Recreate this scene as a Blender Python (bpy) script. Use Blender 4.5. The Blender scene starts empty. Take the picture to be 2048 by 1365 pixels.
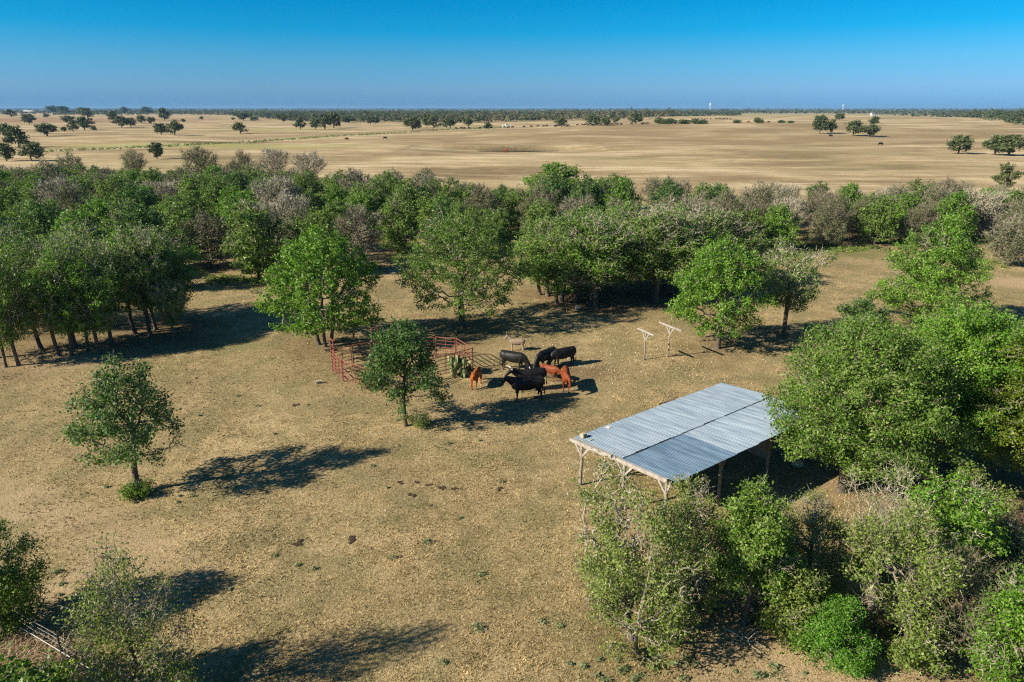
import bpy, bmesh, math, random
import numpy as np
from mathutils import Vector, Matrix

# ------------------------------------------------------------------ camera, sky, sun
SC = bpy.context.scene
COL = SC.collection
CAM_H, PITCH, FPX = 17.0, math.radians(18.8), 1365.0

cam_data = bpy.data.cameras.new('camera')
cam_data.lens = 24.0; cam_data.sensor_width = 36.0; cam_data.clip_start = 0.2; cam_data.clip_end = 60000.0
cam = bpy.data.objects.new('camera', cam_data); COL.objects.link(cam)
cam.location = (0, 0, CAM_H); cam.rotation_euler = (math.pi / 2 - PITCH, 0, 0)
SC.camera = cam

SUN_EL = math.radians(31.0)
SUN_AZ = math.atan2(-0.93, -0.36)            # where the sun stands, clockwise from +Y
world = bpy.data.worlds.new('World'); SC.world = world; world.use_nodes = True
wn = world.node_tree.nodes; wl = world.node_tree.links
wn.clear()
w_out = wn.new('ShaderNodeOutputWorld'); w_bg = wn.new('ShaderNodeBackground')
w_bg.inputs['Strength'].default_value = 0.10
sky = wn.new('ShaderNodeTexSky'); sky.sky_type = 'NISHITA'; sky.sun_disc = False
sky.sun_elevation = SUN_EL; sky.sun_rotation = SUN_AZ
sky.altitude = 100.0; sky.air_density = 1.0; sky.dust_density = 0.3; sky.ozone_density = 3.0
# the deep polarised blue of this sky: the Nishita colour is tinted by elevation, evenly all round; overhead, out of view, made redder to warm the shadow fill
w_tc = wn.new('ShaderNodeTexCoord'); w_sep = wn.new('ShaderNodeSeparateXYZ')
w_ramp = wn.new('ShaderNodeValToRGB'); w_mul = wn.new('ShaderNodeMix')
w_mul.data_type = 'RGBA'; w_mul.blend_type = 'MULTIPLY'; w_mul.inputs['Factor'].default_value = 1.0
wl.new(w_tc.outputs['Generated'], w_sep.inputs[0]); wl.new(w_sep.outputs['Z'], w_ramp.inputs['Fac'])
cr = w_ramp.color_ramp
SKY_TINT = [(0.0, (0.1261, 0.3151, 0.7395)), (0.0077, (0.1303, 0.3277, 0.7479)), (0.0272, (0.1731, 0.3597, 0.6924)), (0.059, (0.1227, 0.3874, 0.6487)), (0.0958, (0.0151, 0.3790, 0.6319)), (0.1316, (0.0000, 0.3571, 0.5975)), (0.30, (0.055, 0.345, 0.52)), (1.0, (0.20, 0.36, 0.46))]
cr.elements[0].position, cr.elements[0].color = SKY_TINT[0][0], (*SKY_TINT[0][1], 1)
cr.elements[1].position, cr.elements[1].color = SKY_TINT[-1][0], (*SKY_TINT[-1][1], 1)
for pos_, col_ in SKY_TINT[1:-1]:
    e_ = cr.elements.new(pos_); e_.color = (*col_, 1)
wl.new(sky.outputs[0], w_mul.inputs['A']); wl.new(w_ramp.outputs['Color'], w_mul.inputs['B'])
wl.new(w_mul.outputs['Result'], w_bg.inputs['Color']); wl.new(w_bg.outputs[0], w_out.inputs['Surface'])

sun_data = bpy.data.lights.new('sun', 'SUN'); sun_data.energy = 5.0; sun_data.angle = math.radians(0.53)
sun_data.color = (1.0, 0.91, 0.74)
sun = bpy.data.objects.new('sun', sun_data); COL.objects.link(sun)
sun_dir = Vector((math.sin(SUN_AZ) * math.cos(SUN_EL), math.cos(SUN_AZ) * math.cos(SUN_EL), math.sin(SUN_EL)))
sun.rotation_euler = sun_dir.to_track_quat('Z', 'Y').to_euler()
sun.location = sun_dir * 200

SC.view_settings.view_transform = 'Standard'; SC.view_settings.look = 'None'
SC.view_settings.exposure = 0.95; SC.view_settings.gamma = 1.0; SC.view_settings.use_curve_mapping = False
SC.render.engine = 'CYCLES'
SC.cycles.max_bounces = 5; SC.cycles.diffuse_bounces = 2; SC.cycles.glossy_bounces = 2
SC.cycles.transmission_bounces = 3; SC.cycles.transparent_max_bounces = 8; SC.cycles.volume_bounces = 0
SC.cycles.use_denoising = False; SC.cycles.filter_width = 1.2; SC.cycles.sample_clamp_indirect = 4.0
SC.cycles.caustics_reflective = False; SC.cycles.caustics_refractive = False

RNG = np.random.default_rng(11)

# ------------------------------------------------------------------ terrain
def gauss(x, y, cx, cy, sx, sy):
    return np.exp(-(((x - cx) / sx) ** 2 + ((y - cy) / sy) ** 2))
POND = (-3.0, 342.0)
def terr(x, y):
    x = np.asarray(x, float); y = np.asarray(y, float)
    z = 5.4 * gauss(x, y, 165, 560, 180, 130) + 7.5 * gauss(x, y, 430, 1000, 380, 330)
    z = z + 2.2 * gauss(x, y, -900, 1500, 700, 500)
    far = np.clip((y - 140) / 200, 0, 1)
    z = z + far * (0.5 * np.sin(x * 0.021 + 1.3) * np.sin(y * 0.017) + 0.3 * np.sin(x * 0.05 + y * 0.03))
    near = 0.05 * np.sin(x * 0.33 + 0.5) * np.sin(y * 0.27 + 0.8) + 0.03 * np.sin(x * 0.9 + y * 0.5)
    z = z + near * (1 - np.clip((y - 120) / 100, 0, 1))
    # pond: a long shallow hollow with a steep far bank
    px = (x - POND[0]) / 46.0
    py = y - POND[1] - 3.0 * np.sin(x * 0.12)
    scoop = np.clip(1 - px ** 2, 0, 1) ** 0.6
    prof = np.where(py < -12, np.clip(1 + (py + 12) / 45.0, 0, 1), np.where(py < 0, 1.0, np.clip(1 - py / 5.0, 0, 1)))
    z = z - 2.0 * scoop * prof
    # low eroded bank in the left pasture
    bx = (x + 165.0) / 38.0
    z = z - 1.2 * np.clip(1 - bx ** 2, 0, 1) * np.where(y < 385, np.clip(1 - (385 - y) / 14, 0, 1), np.clip(1 - (y - 385) / 3, 0, 1))
    return z

def ray(u, v):
    a = (u - 1024.0) / FPX; b = (682.5 - v) / FPX
    return np.array([a, math.cos(PITCH) + b * math.sin(PITCH), -math.sin(PITCH) + b * math.cos(PITCH)])
_T = np.geomspace(8, 9000, 6000)
def at(u, v, z=None):
    """A point of the ground (or of height z above the paddock) as surveyed from the photograph."""
    d = ray(u, v)
    if z is not None:
        t = (z - CAM_H) / d[2]; return float(d[0] * t), float(d[1] * t)
    h = CAM_H + d[2] * _T - terr(d[0] * _T, d[1] * _T)
    k = int(np.argmax(h < 0))
    if k == 0: k = len(_T) - 1
    t = _T[k - 1] + (_T[k] - _T[k - 1]) * h[k - 1] / max(h[k - 1] - h[k], 1e-6)
    return float(d[0] * t), float(d[1] * t)
def height_at(v, y):
    d = ray(1024, v); return CAM_H + d[2] * y / d[1]
def mpp(y):
    """metres per photo pixel at distance y on the ground"""
    return (y * math.cos(PITCH) + CAM_H * math.sin(PITCH)) / FPX

# ------------------------------------------------------------------ object helpers
def tag(o, label=None, cat=None, group=None, kind=None):
    if label: o['label'] = label
    if cat: o['category'] = cat
    if group: o['group'] = group
    if kind: o['kind'] = kind
    return o
def thing(name, label, cat, loc=(0, 0, 0), rz=0.0, group=None, scale=None):
    o = bpy.data.objects.new(name, None); COL.objects.link(o)
    o.empty_display_size = 0.3
    o.location = loc; o.rotation_euler = (0, 0, rz)
    if scale is not None: o.scale = scale
    return tag(o, label, cat, group)
def link(name, me, parent=None, loc=None, rot=None, scale=None):
    o = bpy.data.objects.new(name, me); COL.objects.link(o)
    if parent is not None: o.parent = parent
    if loc is not None: o.location = loc
    if rot is not None: o.rotation_euler = rot
    if scale is not None: o.scale = scale
    return o
def np_mesh(name, verts, faces, mat=None, attrs=None, smooth=False):
    """faces: (N,k) array, or a list of such arrays; attrs: {name: (domain, values)}"""
    me = bpy.data.meshes.new(name)
    verts = np.asarray(verts, np.float32)
    fl = faces if isinstance(faces, list) else [faces]
    fl = [np.asarray(f, np.int32) for f in fl if len(f)]
    loops = np.concatenate([f.ravel() for f in fl]); sizes = np.concatenate([np.full(len(f), f.shape[1], np.int32) for f in fl])
    starts = np.concatenate([[0], np.cumsum(sizes)[:-1]]).astype(np.int32)
    me.vertices.add(len(verts)); me.vertices.foreach_set('co', verts.ravel())
    me.loops.add(len(loops)); me.loops.foreach_set('vertex_index', loops.astype(np.int32))
    me.polygons.add(len(sizes)); me.polygons.foreach_set('loop_start', starts)
    try: me.polygons.foreach_set('loop_total', sizes)
    except Exception: pass
    me.polygons.foreach_set('use_smooth', np.full(len(sizes), bool(smooth)))
    for k, (dom, val) in (attrs or {}).items():
        at_ = me.attributes.new(k, 'FLOAT', dom); at_.data.foreach_set('value', np.asarray(val, np.float32))
    if mat: me.materials.append(mat)
    me.update(calc_edges=True)
    return me

class MB:
    """collects boxes, bars, tubes and lofts into one mesh"""
    def __init__(self): self.v = []; self.f = []
    def add(self, vs, fs):
        n = len(self.v); self.v += [tuple(map(float, p)) for p in vs]; self.f += [tuple(i + n for i in f) for f in fs]; return self
    def box(self, c, s, rz=0.0, taper=1.0):
        cx, cy, cz = c; hx, hy, hz = s[0] / 2, s[1] / 2, s[2] / 2; ca, sa = math.cos(rz), math.sin(rz)
        vs = []
        for z, k in ((-hz, 1), (hz, taper)):
            for x, y in ((-hx, -hy), (hx, -hy), (hx, hy), (-hx, hy)):
                x *= k; y *= k; vs.append((cx + x * ca - y * sa, cy + x * sa + y * ca, cz + z))
        return self.add(vs, [(3, 2, 1, 0), (4, 5, 6, 7), (0, 1, 5, 4), (1, 2, 6, 5), (2, 3, 7, 6), (3, 0, 4, 7)])
    def loft(self, secs, n=10, cap=True, round_end=False):
        """secs: [(x,y,z, r_side, r_up)]; elliptical rings along a path"""
        P = [Vector(s[:3]) for s in secs]; vs = []; fs = []
        for i, s in enumerate(secs):
            t = (P[min(i + 1, len(P) - 1)] - P[max(i - 1, 0)]).normalized()
            side = t.cross(Vector((0, 0, 1)))
            if side.length < 0.25: side = Vector((0, 1, 0)) - t * t.y
            side.normalize(); up = side.cross(t).normalized()
            for k in range(n):
                a = 2 * math.pi * k / n
                vs.append(P[i] + side * (math.cos(a) * s[3]) + up * (math.sin(a) * s[4]))
        for i in range(len(secs) - 1):
            for k in range(n):
                k2 = (k + 1) % n
                fs.append((i * n + k, i * n + k2, (i + 1) * n + k2, (i + 1) * n + k))
        if cap:
            fs.append(tuple(range(n - 1, -1, -1))); fs.append(tuple(range((len(secs) - 1) * n, len(secs) * n)))
        return self.add(vs, fs)
    def tube(self, pts, r, n=6):
        rr = r if isinstance(r, (list, tuple)) else [r] * len(pts)
        return self.loft([(p[0], p[1], p[2], q, q) for p, q in zip(pts, rr)], n)
    def bar(self, a, b, w, h):
        """rectangular bar from a to b"""
        a = Vector(a); b = Vector(b); t = (b - a).normalized(); side = t.cross(Vector((0, 0, 1)))
        if side.length < 0.05: side = Vector((1, 0, 0))
        side.normalize(); up = side.cross(t).normalized(); vs = []
        for p in (a, b):
            for s, q in ((-1, -1), (1, -1), (1, 1), (-1, 1)): vs.append(p + side * (s * w / 2) + up * (q * h / 2))
        return self.add(vs, [(3, 2, 1, 0), (4, 5, 6, 7), (0, 1, 5, 4), (1, 2, 6, 5), (2, 3, 7, 6), (3, 0, 4, 7)])
    def mesh(self, name, mat=None, smooth=False):
        me = bpy.data.meshes.new(name); me.from_pydata(self.v, [], self.f)
        bm = bmesh.new(); bm.from_mesh(me); bmesh.ops.recalc_face_normals(bm, faces=bm.faces); bm.to_mesh(me); bm.free()
        if smooth: me.polygons.foreach_set('use_smooth', [True] * len(me.polygons))
        if mat: me.materials.append(mat)
        me.update(); return me

# ------------------------------------------------------------------ materials
def new_mat(name):
    m = bpy.data.materials.new(name); m.use_nodes = True; nt = m.node_tree; nt.nodes.clear()
    return m, nt, nt.nodes.new('ShaderNodeOutputMaterial')
def N(nt, t, **kw):
    n = nt.nodes.new(t)
    for k, v in kw.items():
        if k in n.inputs: n.inputs[k].default_value = v
        else: setattr(n, k, v)
    return n
def ramp(nt, fac, stops):
    r = nt.nodes.new('ShaderNodeValToRGB'); e = r.color_ramp.elements
    e[0].position, e[0].color = stops[0][0], (*stops[0][1], 1); e[1].position, e[1].color = stops[-1][0], (*stops[-1][1], 1)
    for p_, c_ in stops[1:-1]:
        q = e.new(p_); q.color = (*c_, 1)
    nt.links.new(fac, r.inputs['Fac']); return r.outputs['Color']
def mix(nt, fac, a, b, mode='MIX'):
    m = nt.nodes.new('ShaderNodeMix'); m.data_type = 'RGBA'; m.blend_type = mode
    for s, val in (('Factor', fac), ('A', a), ('B', b)):
        if isinstance(val, (int, float)): m.inputs[s].default_value = val
        elif isinstance(val, tuple): m.inputs[s].default_value = (*val, 1)
        else: nt.links.new(val, m.inputs[s])
    return m.outputs['Result']
def math_n(nt, op, a, b=None, clamp=False):
    m = nt.nodes.new('ShaderNodeMath'); m.operation = op; m.use_clamp = clamp
    for i, val in enumerate((a, b)):
        if val is None: continue
        if isinstance(val, (int, float)): m.inputs[i].default_value = val
        else: nt.links.new(val, m.inputs[i])
    return m.outputs[0]
def noise(nt, vec, scale, detail=3.0, rough=0.55, dist=0.0):
    n = N(nt, 'ShaderNodeTexNoise'); n.inputs['Scale'].default_value = scale; n.inputs['Detail'].default_value = detail
    n.inputs['Roughness'].default_value = rough; n.inputs['Distortion'].default_value = dist
    nt.links.new(vec, n.inputs['Vector']); return n.outputs['Fac']
def maprange(nt, v, a, b, c=0.0, d=1.0):
    m = nt.nodes.new('ShaderNodeMapRange'); nt.links.new(v, m.inputs['Value'])
    for k, q in zip(('From Min', 'From Max', 'To Min', 'To Max'), (a, b, c, d)): m.inputs[k].default_value = q
    return m.outputs['Result']

def leaf_mat(name, stops, transl=0.36, vary=0.10, rough=0.5, spec=0.3):
    m, nt, out = new_mat(name)
    t = N(nt, 'ShaderNodeAttribute', attribute_name='tint')
    oi = nt.nodes.new('ShaderNodeObjectInfo')
    f = math_n(nt, 'ADD', t.outputs['Fac'], math_n(nt, 'MULTIPLY', math_n(nt, 'SUBTRACT', oi.outputs['Random'], 0.5), vary * 2), True)
    c = ramp(nt, f, stops)
    p = N(nt, 'ShaderNodeBsdfPrincipled'); p.inputs['Roughness'].default_value = rough; p.inputs['Specular IOR Level'].default_value = spec
    tr = nt.nodes.new('ShaderNodeBsdfTranslucent'); ms = nt.nodes.new('ShaderNodeMixShader'); ms.inputs[0].default_value = transl
    nt.links.new(c, p.inputs['Base Color'])
    nt.links.new(mix(nt, 1.0, c, (1.0, 1.05, 0.55), 'MULTIPLY'), tr.inputs['Color'])
    nt.links.new(p.outputs[0], ms.inputs[1]); nt.links.new(tr.outputs[0], ms.inputs[2]); nt.links.new(ms.outputs[0], out.inputs['Surface'])
    return m
def simple_mat(name, base, rough=0.7, metal=0.0, var=None, scale=6.0, spec=0.4, bump=0.0, coords='Object', objvar=0.0, detail=4.0):
    """base colour broken up with noise towards var"""
    m, nt, out = new_mat(name)
    p = N(nt, 'ShaderNodeBsdfPrincipled'); p.inputs['Roughness'].default_value = rough; p.inputs['Metallic'].default_value = metal
    p.inputs['Specular IOR Level'].default_value = spec
    tc = nt.nodes.new('ShaderNodeTexCoord')
    n1 = noise(nt, tc.outputs[coords], scale, detail, 0.62)
    c = mix(nt, maprange(nt, n1, 0.35, 0.68), base, var if var else tuple(x * 0.7 for x in base))
    if objvar:
        oi = nt.nodes.new('ShaderNodeObjectInfo')
        c = mix(nt, 1.0, c, ramp(nt, oi.outputs['Random'], [(0, (1 - objvar,) * 3), (1, (1 + objvar,) * 3)]), 'MULTIPLY')
    nt.links.new(c, p.inputs['Base Color'])
    if bump:
        b = nt.nodes.new('ShaderNodeBump'); b.inputs['Strength'].default_value = bump; b.inputs['Distance'].default_value = 0.02
        nt.links.new(noise(nt, tc.outputs[coords], scale * 3, 4), b.inputs['Height']); nt.links.new(b.outputs[0], p.inputs['Normal'])
    nt.links.new(p.outputs[0], out.inputs['Surface']); return m

M = {}
M['oak'] = leaf_mat('oak_leaves', [(0, (0.045, 0.100, 0.010)), (0.45, (0.109, 0.201, 0.023)), (0.8, (0.188, 0.298, 0.048)), (1, (0.317, 0.394, 0.119))])
M['oak_bright'] = leaf_mat('bright_oak_leaves', [(0, (0.049, 0.120, 0.009)), (0.45, (0.113, 0.250, 0.017)), (0.8, (0.196, 0.348, 0.037)), (1, (0.287, 0.420, 0.091))])
M['oak_dark'] = leaf_mat('dark_oak_leaves', [(0, (0.035, 0.085, 0.017)), (0.5, (0.078, 0.170, 0.032)), (0.85, (0.135, 0.234, 0.055)), (1, (0.230, 0.317, 0.123))])
M['oak_yellow'] = leaf_mat('yellowing_oak_leaves', [(0, (0.060, 0.107, 0.009)), (0.5, (0.159, 0.225, 0.017)), (0.85, (0.256, 0.305, 0.033)), (1, (0.346, 0.355, 0.085))])
M['elm'] = leaf_mat('elm_leaves', [(0, (0.067, 0.113, 0.014)), (0.5, (0.159, 0.233, 0.037)), (0.85, (0.249, 0.315, 0.070)), (1, (0.361, 0.377, 0.155))])
M['grey_leaf'] = leaf_mat('greyish_leaves', [(0, (0.055, 0.087, 0.025)), (0.5, (0.124, 0.170, 0.053)), (0.85, (0.200, 0.234, 0.100)), (1, (0.299, 0.300, 0.171))])
M['silver'] = leaf_mat('silvery_weed_leaves', [(0, (0.100, 0.137, 0.057)), (0.5, (0.200, 0.246, 0.114)), (1, (0.360, 0.404, 0.228))])
M['bush'] = leaf_mat('bush_leaves', [(0, (0.042, 0.128, 0.010)), (0.5, (0.113, 0.275, 0.023)), (1, (0.226, 0.377, 0.063))])
M['far_leaf'] = leaf_mat('far_oak_leaves', [(0, (0.036, 0.062, 0.018)), (0.5, (0.083, 0.115, 0.035)), (1, (0.166, 0.170, 0.074))], 0.15)
M['woods'] = leaf_mat('far_woods_leaves', [(0, (0.036, 0.062, 0.024)), (0.45, (0.083, 0.106, 0.041)), (0.75, (0.159, 0.145, 0.076)), (1, (0.242, 0.191, 0.125))], 0.1)
M['bark'] = simple_mat('oak_bark', (0.13, 0.105, 0.08), 0.9, var=(0.055, 0.043, 0.033), scale=5, bump=0.6)
M['twig'] = simple_mat('grey_twigs', (0.30, 0.265, 0.19), 0.9, var=(0.17, 0.145, 0.10), scale=2)
M['twig_brown'] = simple_mat('brown_twigs', (0.215, 0.185, 0.125), 0.9, var=(0.13, 0.108, 0.07), scale=2)
M['twig_pale'] = simple_mat('pale_twigs', (0.42, 0.375, 0.285), 0.9, var=(0.27, 0.235, 0.17), scale=2)
M['twig_red'] = simple_mat('reddish_twigs', (0.32, 0.20, 0.15), 0.9, var=(0.2, 0.12, 0.09), scale=2)
# ------------------------------------------------------------------ where the trees stand (surveyed), before the ground so that it can carry their litter
# key trees: id, label, (base u, v), top v, crown width px, kind
def spot(u, v, topv, wpx):
    x, y = at(u, v); z = float(terr(x, y)); return x, y, z, height_at(topv, y) - z, wpx * mpp(y)

GROVE = [(12, 735, 560, 95), (38, 731, 500, 120), (84, 699, 470, 135), (118, 712, 520, 120), (143, 712, 500, 125), (152, 694, 465, 120), (176, 702, 515, 105),
         (199, 708, 520, 125), (223, 690, 480, 130), (271, 668, 455, 140), (301, 672, 450, 135), (312, 660, 452, 120), (330, 648, 450, 145), (344, 650, 470, 150),
         (349, 680, 560, 80), (45, 668, 445, 140), (190, 648, 440, 140), (-40, 720, 480, 150), (-30, 660, 430, 150)]
CENTRE_GROVE = [(1080, 590, 440, 120), (1095, 593, 430, 130), (1114, 609, 455, 130), (1123, 604, 415, 140), (1153, 606, 430, 140), (1181, 613, 440, 150), (1192, 616, 425, 160),
                (1225, 585, 420, 150), (1285, 590, 430, 110), (1305, 600, 400, 170), (1312, 606, 410, 160), (1345, 590, 405, 140), (1390, 575, 400, 140), (1440, 570, 410, 150), (1330, 575, 395, 150),
                (1160, 575, 410, 150), (1250, 565, 400, 140)]
# scattered oaks of the far pastures: base u, v, top v, crown width px
PASTURE = [(23, 235, 219, 24), (59, 249, 227, 27), (94, 236, 228, 12), (95, 273, 245, 38), (38, 296, 252, 42), (17, 279, 246, 24), (2, 271, 249, 15), (14, 323, 284, 36), (64, 323, 283, 40),
           (135, 247, 231, 26), (147, 265, 238, 18), (170, 261, 233, 35), (176, 238, 216, 23), (163, 230, 214, 18), (130, 230, 212, 23), (107, 228, 211, 23), (210, 230, 221, 11), (227, 244, 221, 19),
           (244, 255, 232, 32), (262, 254, 235, 25), (284, 248, 230, 18), (303, 249, 233, 16), (329, 242, 216, 25), (323, 270, 246, 27), (350, 271, 241, 33), (315, 319, 283, 28), (188, 263, 251, 11),
           (129, 265, 253, 11), (292, 229, 214, 26), (249, 229, 214, 19), (481, 268, 245, 26), (487, 242, 224, 25), (510, 243, 233, 17), (566, 245, 226, 24), (601, 259, 236, 22), (631, 259, 237, 20),
           (650, 259, 228, 32), (668, 257, 224, 34), (403, 240, 233, 8), (467, 241, 235, 9), (367, 245, 238, 10), (691, 247, 233, 17), (698, 247, 232, 22), (741, 249, 233, 18), (751, 249, 233, 17),
           (825, 262, 232, 33), (838, 259, 243, 12), (854, 256, 228, 20), (867, 259, 233, 19), (881, 254, 246, 11), (900, 258, 234, 26), (937, 255, 235, 20), (977, 259, 245, 18), (1122, 255, 235, 26),
           (1182, 252, 231, 20), (1193, 252, 231, 18), (1209, 252, 235, 22), (1231, 248, 233, 17), (1271, 248, 226, 31), (1639, 268, 230, 33), (1662, 268, 239, 18), (1678, 241, 227, 20),
           (1706, 272, 240, 32), (1737, 274, 248, 37), (1748, 251, 233, 21), (1916, 308, 270, 46), (1989, 311, 272, 42), (2016, 312, 267, 56)]

# the wood along the creek: darts thrown over its floor
def wood_front(x): return float(np.interp(x, [-140, -40, -24, -14, -4, 6, 20, 30, 44, 60, 140], [62, 64, 68, 78, 84, 80, 76, 84, 89, 88, 88]))
def wood_back(x): return float(np.interp(x, [-140, -60, -36, -18, -4, 4, 30, 45, 70, 140], [150, 146, 140, 126, 116, 122, 122, 112, 116, 118]))
def wood_spots():
    rng = np.random.default_rng(5); out = []
    for _ in range(9000):
        x = rng.uniform(-125, 125); y = rng.uniform(60, 152)
        if not (wood_front(x) < y < wood_back(x)): continue
        if abs(x) > 0.80 * y + 8: continue
        back = (y - wood_front(x)) / (wood_back(x) - wood_front(x))
        if x > 28 and back > 0.75 and rng.random() < 0.35: continue
        d = 4.3 if x > 25 else 5.5
        if any((x - a) ** 2 + (y - b) ** 2 < d * d for a, b, _ in out): continue
        out.append((x, y, back))
        if len(out) >= 330: break
    return out
WOOD = wood_spots()

KEY = {k: spot(*v) for k, v in dict(
    lone_left=(278, 985, 700, 225), lone_centre=(812, 852, 634, 180), three_trunk=(650, 690, 456, 255), wide=(925, 655, 402, 270),
    right_oak=(1435, 697, 470, 205), bare_top=(1567, 672, 480, 180), pyramid=(1850, 655, 428, 225),
    big_shed=(1690, 978, 632, 345), big_mid=(1900, 930, 606, 300), big_edge=(2075, 985, 640, 360), big_back=(2010, 800, 640, 260),
    small_grey=(1712, 705, 590, 120)).items()}
# brush around the shed: base u, v, top v, width px
BRUSH = dict(
    vine_elm=(1278, 1290, 980, 285), front_elm=(1208, 1215, 905, 175), mid_elm=(1380, 1200, 972, 195), leafy_oak=(1485, 1248, 955, 165), grey_elm=(1605, 1190, 985, 175),
    grey_elm_low=(1580, 1270, 1130, 150), bright_bush=(1660, 1322, 1212, 165), twig_tree=(1745, 1130, 935, 200), bright_oak=(1865, 1190, 945, 210), tangle=(1775, 1270, 1010, 260),
    bare_tangle=(1895, 1310, 1110, 190), corner_tree=(2020, 1390, 1120, 240), grey_corner=(1985, 1180, 1050, 130), red_twigs=(2045, 1120, 1020, 80), low_tangle=(1830, 1330, 1215, 140),
    under_oak=(1930, 1075, 950, 170), back_elm=(1375, 1105, 945, 95), sprout=(1545, 1225, 1090, 110))
BRUSH = {k: spot(*v) for k, v in BRUSH.items()}
LEFT = dict(edge_tree=(10, 1262, 1035, 200), sparse_tree=(287, 1425, 1075, 260), off_tree=(60, 1640, 1350, 330), off_tree_b=(330, 1700, 1400, 300), off_tree_c=(-150, 1500, 1150, 260))
LEFT = {k: spot(*v) for k, v in LEFT.items()}

# ------------------------------------------------------------------ growing trees
def grow(attr, starts, step, kill, rng, maxit=90, jitter=0.25, sag=0.0):
    """space colonisation: branches grow from the trunk lines towards points of the crown"""
    cap = 9000
    pos = np.zeros((cap, 3)); par = np.full(cap, -1, int); kids = np.zeros(cap, int); n = 0
    for line in starts:
        for j, p in enumerate(line):
            pos[n] = p; par[n] = n - 1 if j else -1
            n += 1
    alive = attr.copy()
    d = np.linalg.norm(alive[:, None] - pos[None, :n], axis=2); ni = d.argmin(1); nd = d.min(1)
    for _ in range(maxit):
        if len(alive) < 4 or n > cap - 2500: break
        src, inv = np.unique(ni, return_inverse=True)
        dirs = np.zeros((len(src), 3)); v = alive - pos[ni]; v /= np.linalg.norm(v, axis=1, keepdims=True) + 1e-9
        np.add.at(dirs, inv, v)
        dirs /= np.linalg.norm(dirs, axis=1, keepdims=True) + 1e-9
        dirs += rng.normal(0, jitter, dirs.shape); dirs[:, 2] += sag
        dirs /= np.linalg.norm(dirs, axis=1, keepdims=True) + 1e-9
        ok = kids[src] < 4; src = src[ok]; dirs = dirs[ok]
        if not len(src): break
        new = pos[src] + dirs * step
        m = len(new); pos[n:n + m] = new; par[n:n + m] = src; kids[src] += 1
        dn = np.linalg.norm(alive[:, None] - new[None], axis=2); bi = dn.argmin(1); bd = dn.min(1)
        better = bd < nd; nd = np.where(better, bd, nd); ni = np.where(better, n + bi, ni); n += m
        keep = nd > kill; alive, nd, ni = alive[keep], nd[keep], ni[keep]
    return pos[:n], par[:n]
def radii(pos, par, tip, power, rmax):
    n = len(pos); acc = np.zeros(n); leafless = np.ones(n, bool); leafless[par[par >= 0]] = False
    for i in range(n - 1, -1, -1):
        if acc[i] == 0: acc[i] = tip ** power
        if par[i] >= 0: acc[par[i]] += acc[i]
    # parents always precede their children in the list, so one backward pass is enough
    r = acc ** (1 / power)
    if r.max() > rmax: r = tip + (r - tip) * (rmax - tip) / (r.max() - tip)
    return r, leafless
def frames(t):
    ref = np.where(np.abs(t[:, 2:3]) > 0.9, np.array([[1.0, 0, 0]]), np.array([[0, 0, 1.0]]))
    a = np.cross(t, ref); a /= np.linalg.norm(a, axis=1, keepdims=True) + 1e-9
    return a, np.cross(a, t)
def prisms(A, B, ra, rb, k):
    """k-sided tapering prisms from A to B"""
    n = len(A)
    if n == 0: return np.zeros((0, 3)), np.zeros((0, 4), int)
    t = B - A; t = t / (np.linalg.norm(t, axis=1, keepdims=True) + 1e-9); a, b = frames(t)
    ang = np.arange(k) * 2 * math.pi / k
    ring = np.cos(ang)[None, :, None] * a[:, None] + np.sin(ang)[None, :, None] * b[:, None]
    v = np.concatenate([A[:, None] + ring * ra[:, None, None], B[:, None] + ring * rb[:, None, None]], 1).reshape(-1, 3)
    i = np.arange(n)[:, None] * 2 * k; j = np.arange(k)[None]; j2 = (j + 1) % k
    return v, np.stack([i + j, i + j2, i + k + j2, i + k + j], 2).reshape(-1, 4)
def join_vf(parts):
    vs, fs, o = [], [], 0
    for v, f in parts:
        if len(v): vs.append(v); fs.append(f + o); o += len(v)
    return (np.concatenate(vs), np.concatenate(fs)) if vs else (np.zeros((0, 3)), np.zeros((0, 4), int))
def leaf_quads(P, nrm, size, rng, aspect=0.62):
    """one leaf (a tapering blade) at each point"""
    n = len(P); t = rng.normal(size=(n, 3)); t -= nrm * (t * nrm).sum(1, keepdims=True); t /= np.linalg.norm(t, axis=1, keepdims=True) + 1e-9
    s = np.cross(nrm, t); L = size * rng.uniform(0.7, 1.3, n)[:, None]; w = L * aspect * 0.62
    v = np.stack([P - t * L * 0.5 + s * w, P - t * L * 0.35 - s * w, P + t * L * 0.6], 1).reshape(-1, 3)
    return v, np.arange(n)[:, None] * 3 + np.array([[0, 1, 2]])
def blades(A, B, w, rng):
    """thin twigs as tapering slivers from A to B"""
    t = B - A; s = np.cross(t, rng.normal(size=t.shape)); s /= np.linalg.norm(s, axis=1, keepdims=True) + 1e-9
    v = np.stack([A - s * w[:, None], A + s * w[:, None], B], 1).reshape(-1, 3)
    return v, np.arange(len(A))[:, None] * 3 + np.array([[0, 1, 2]])

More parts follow.
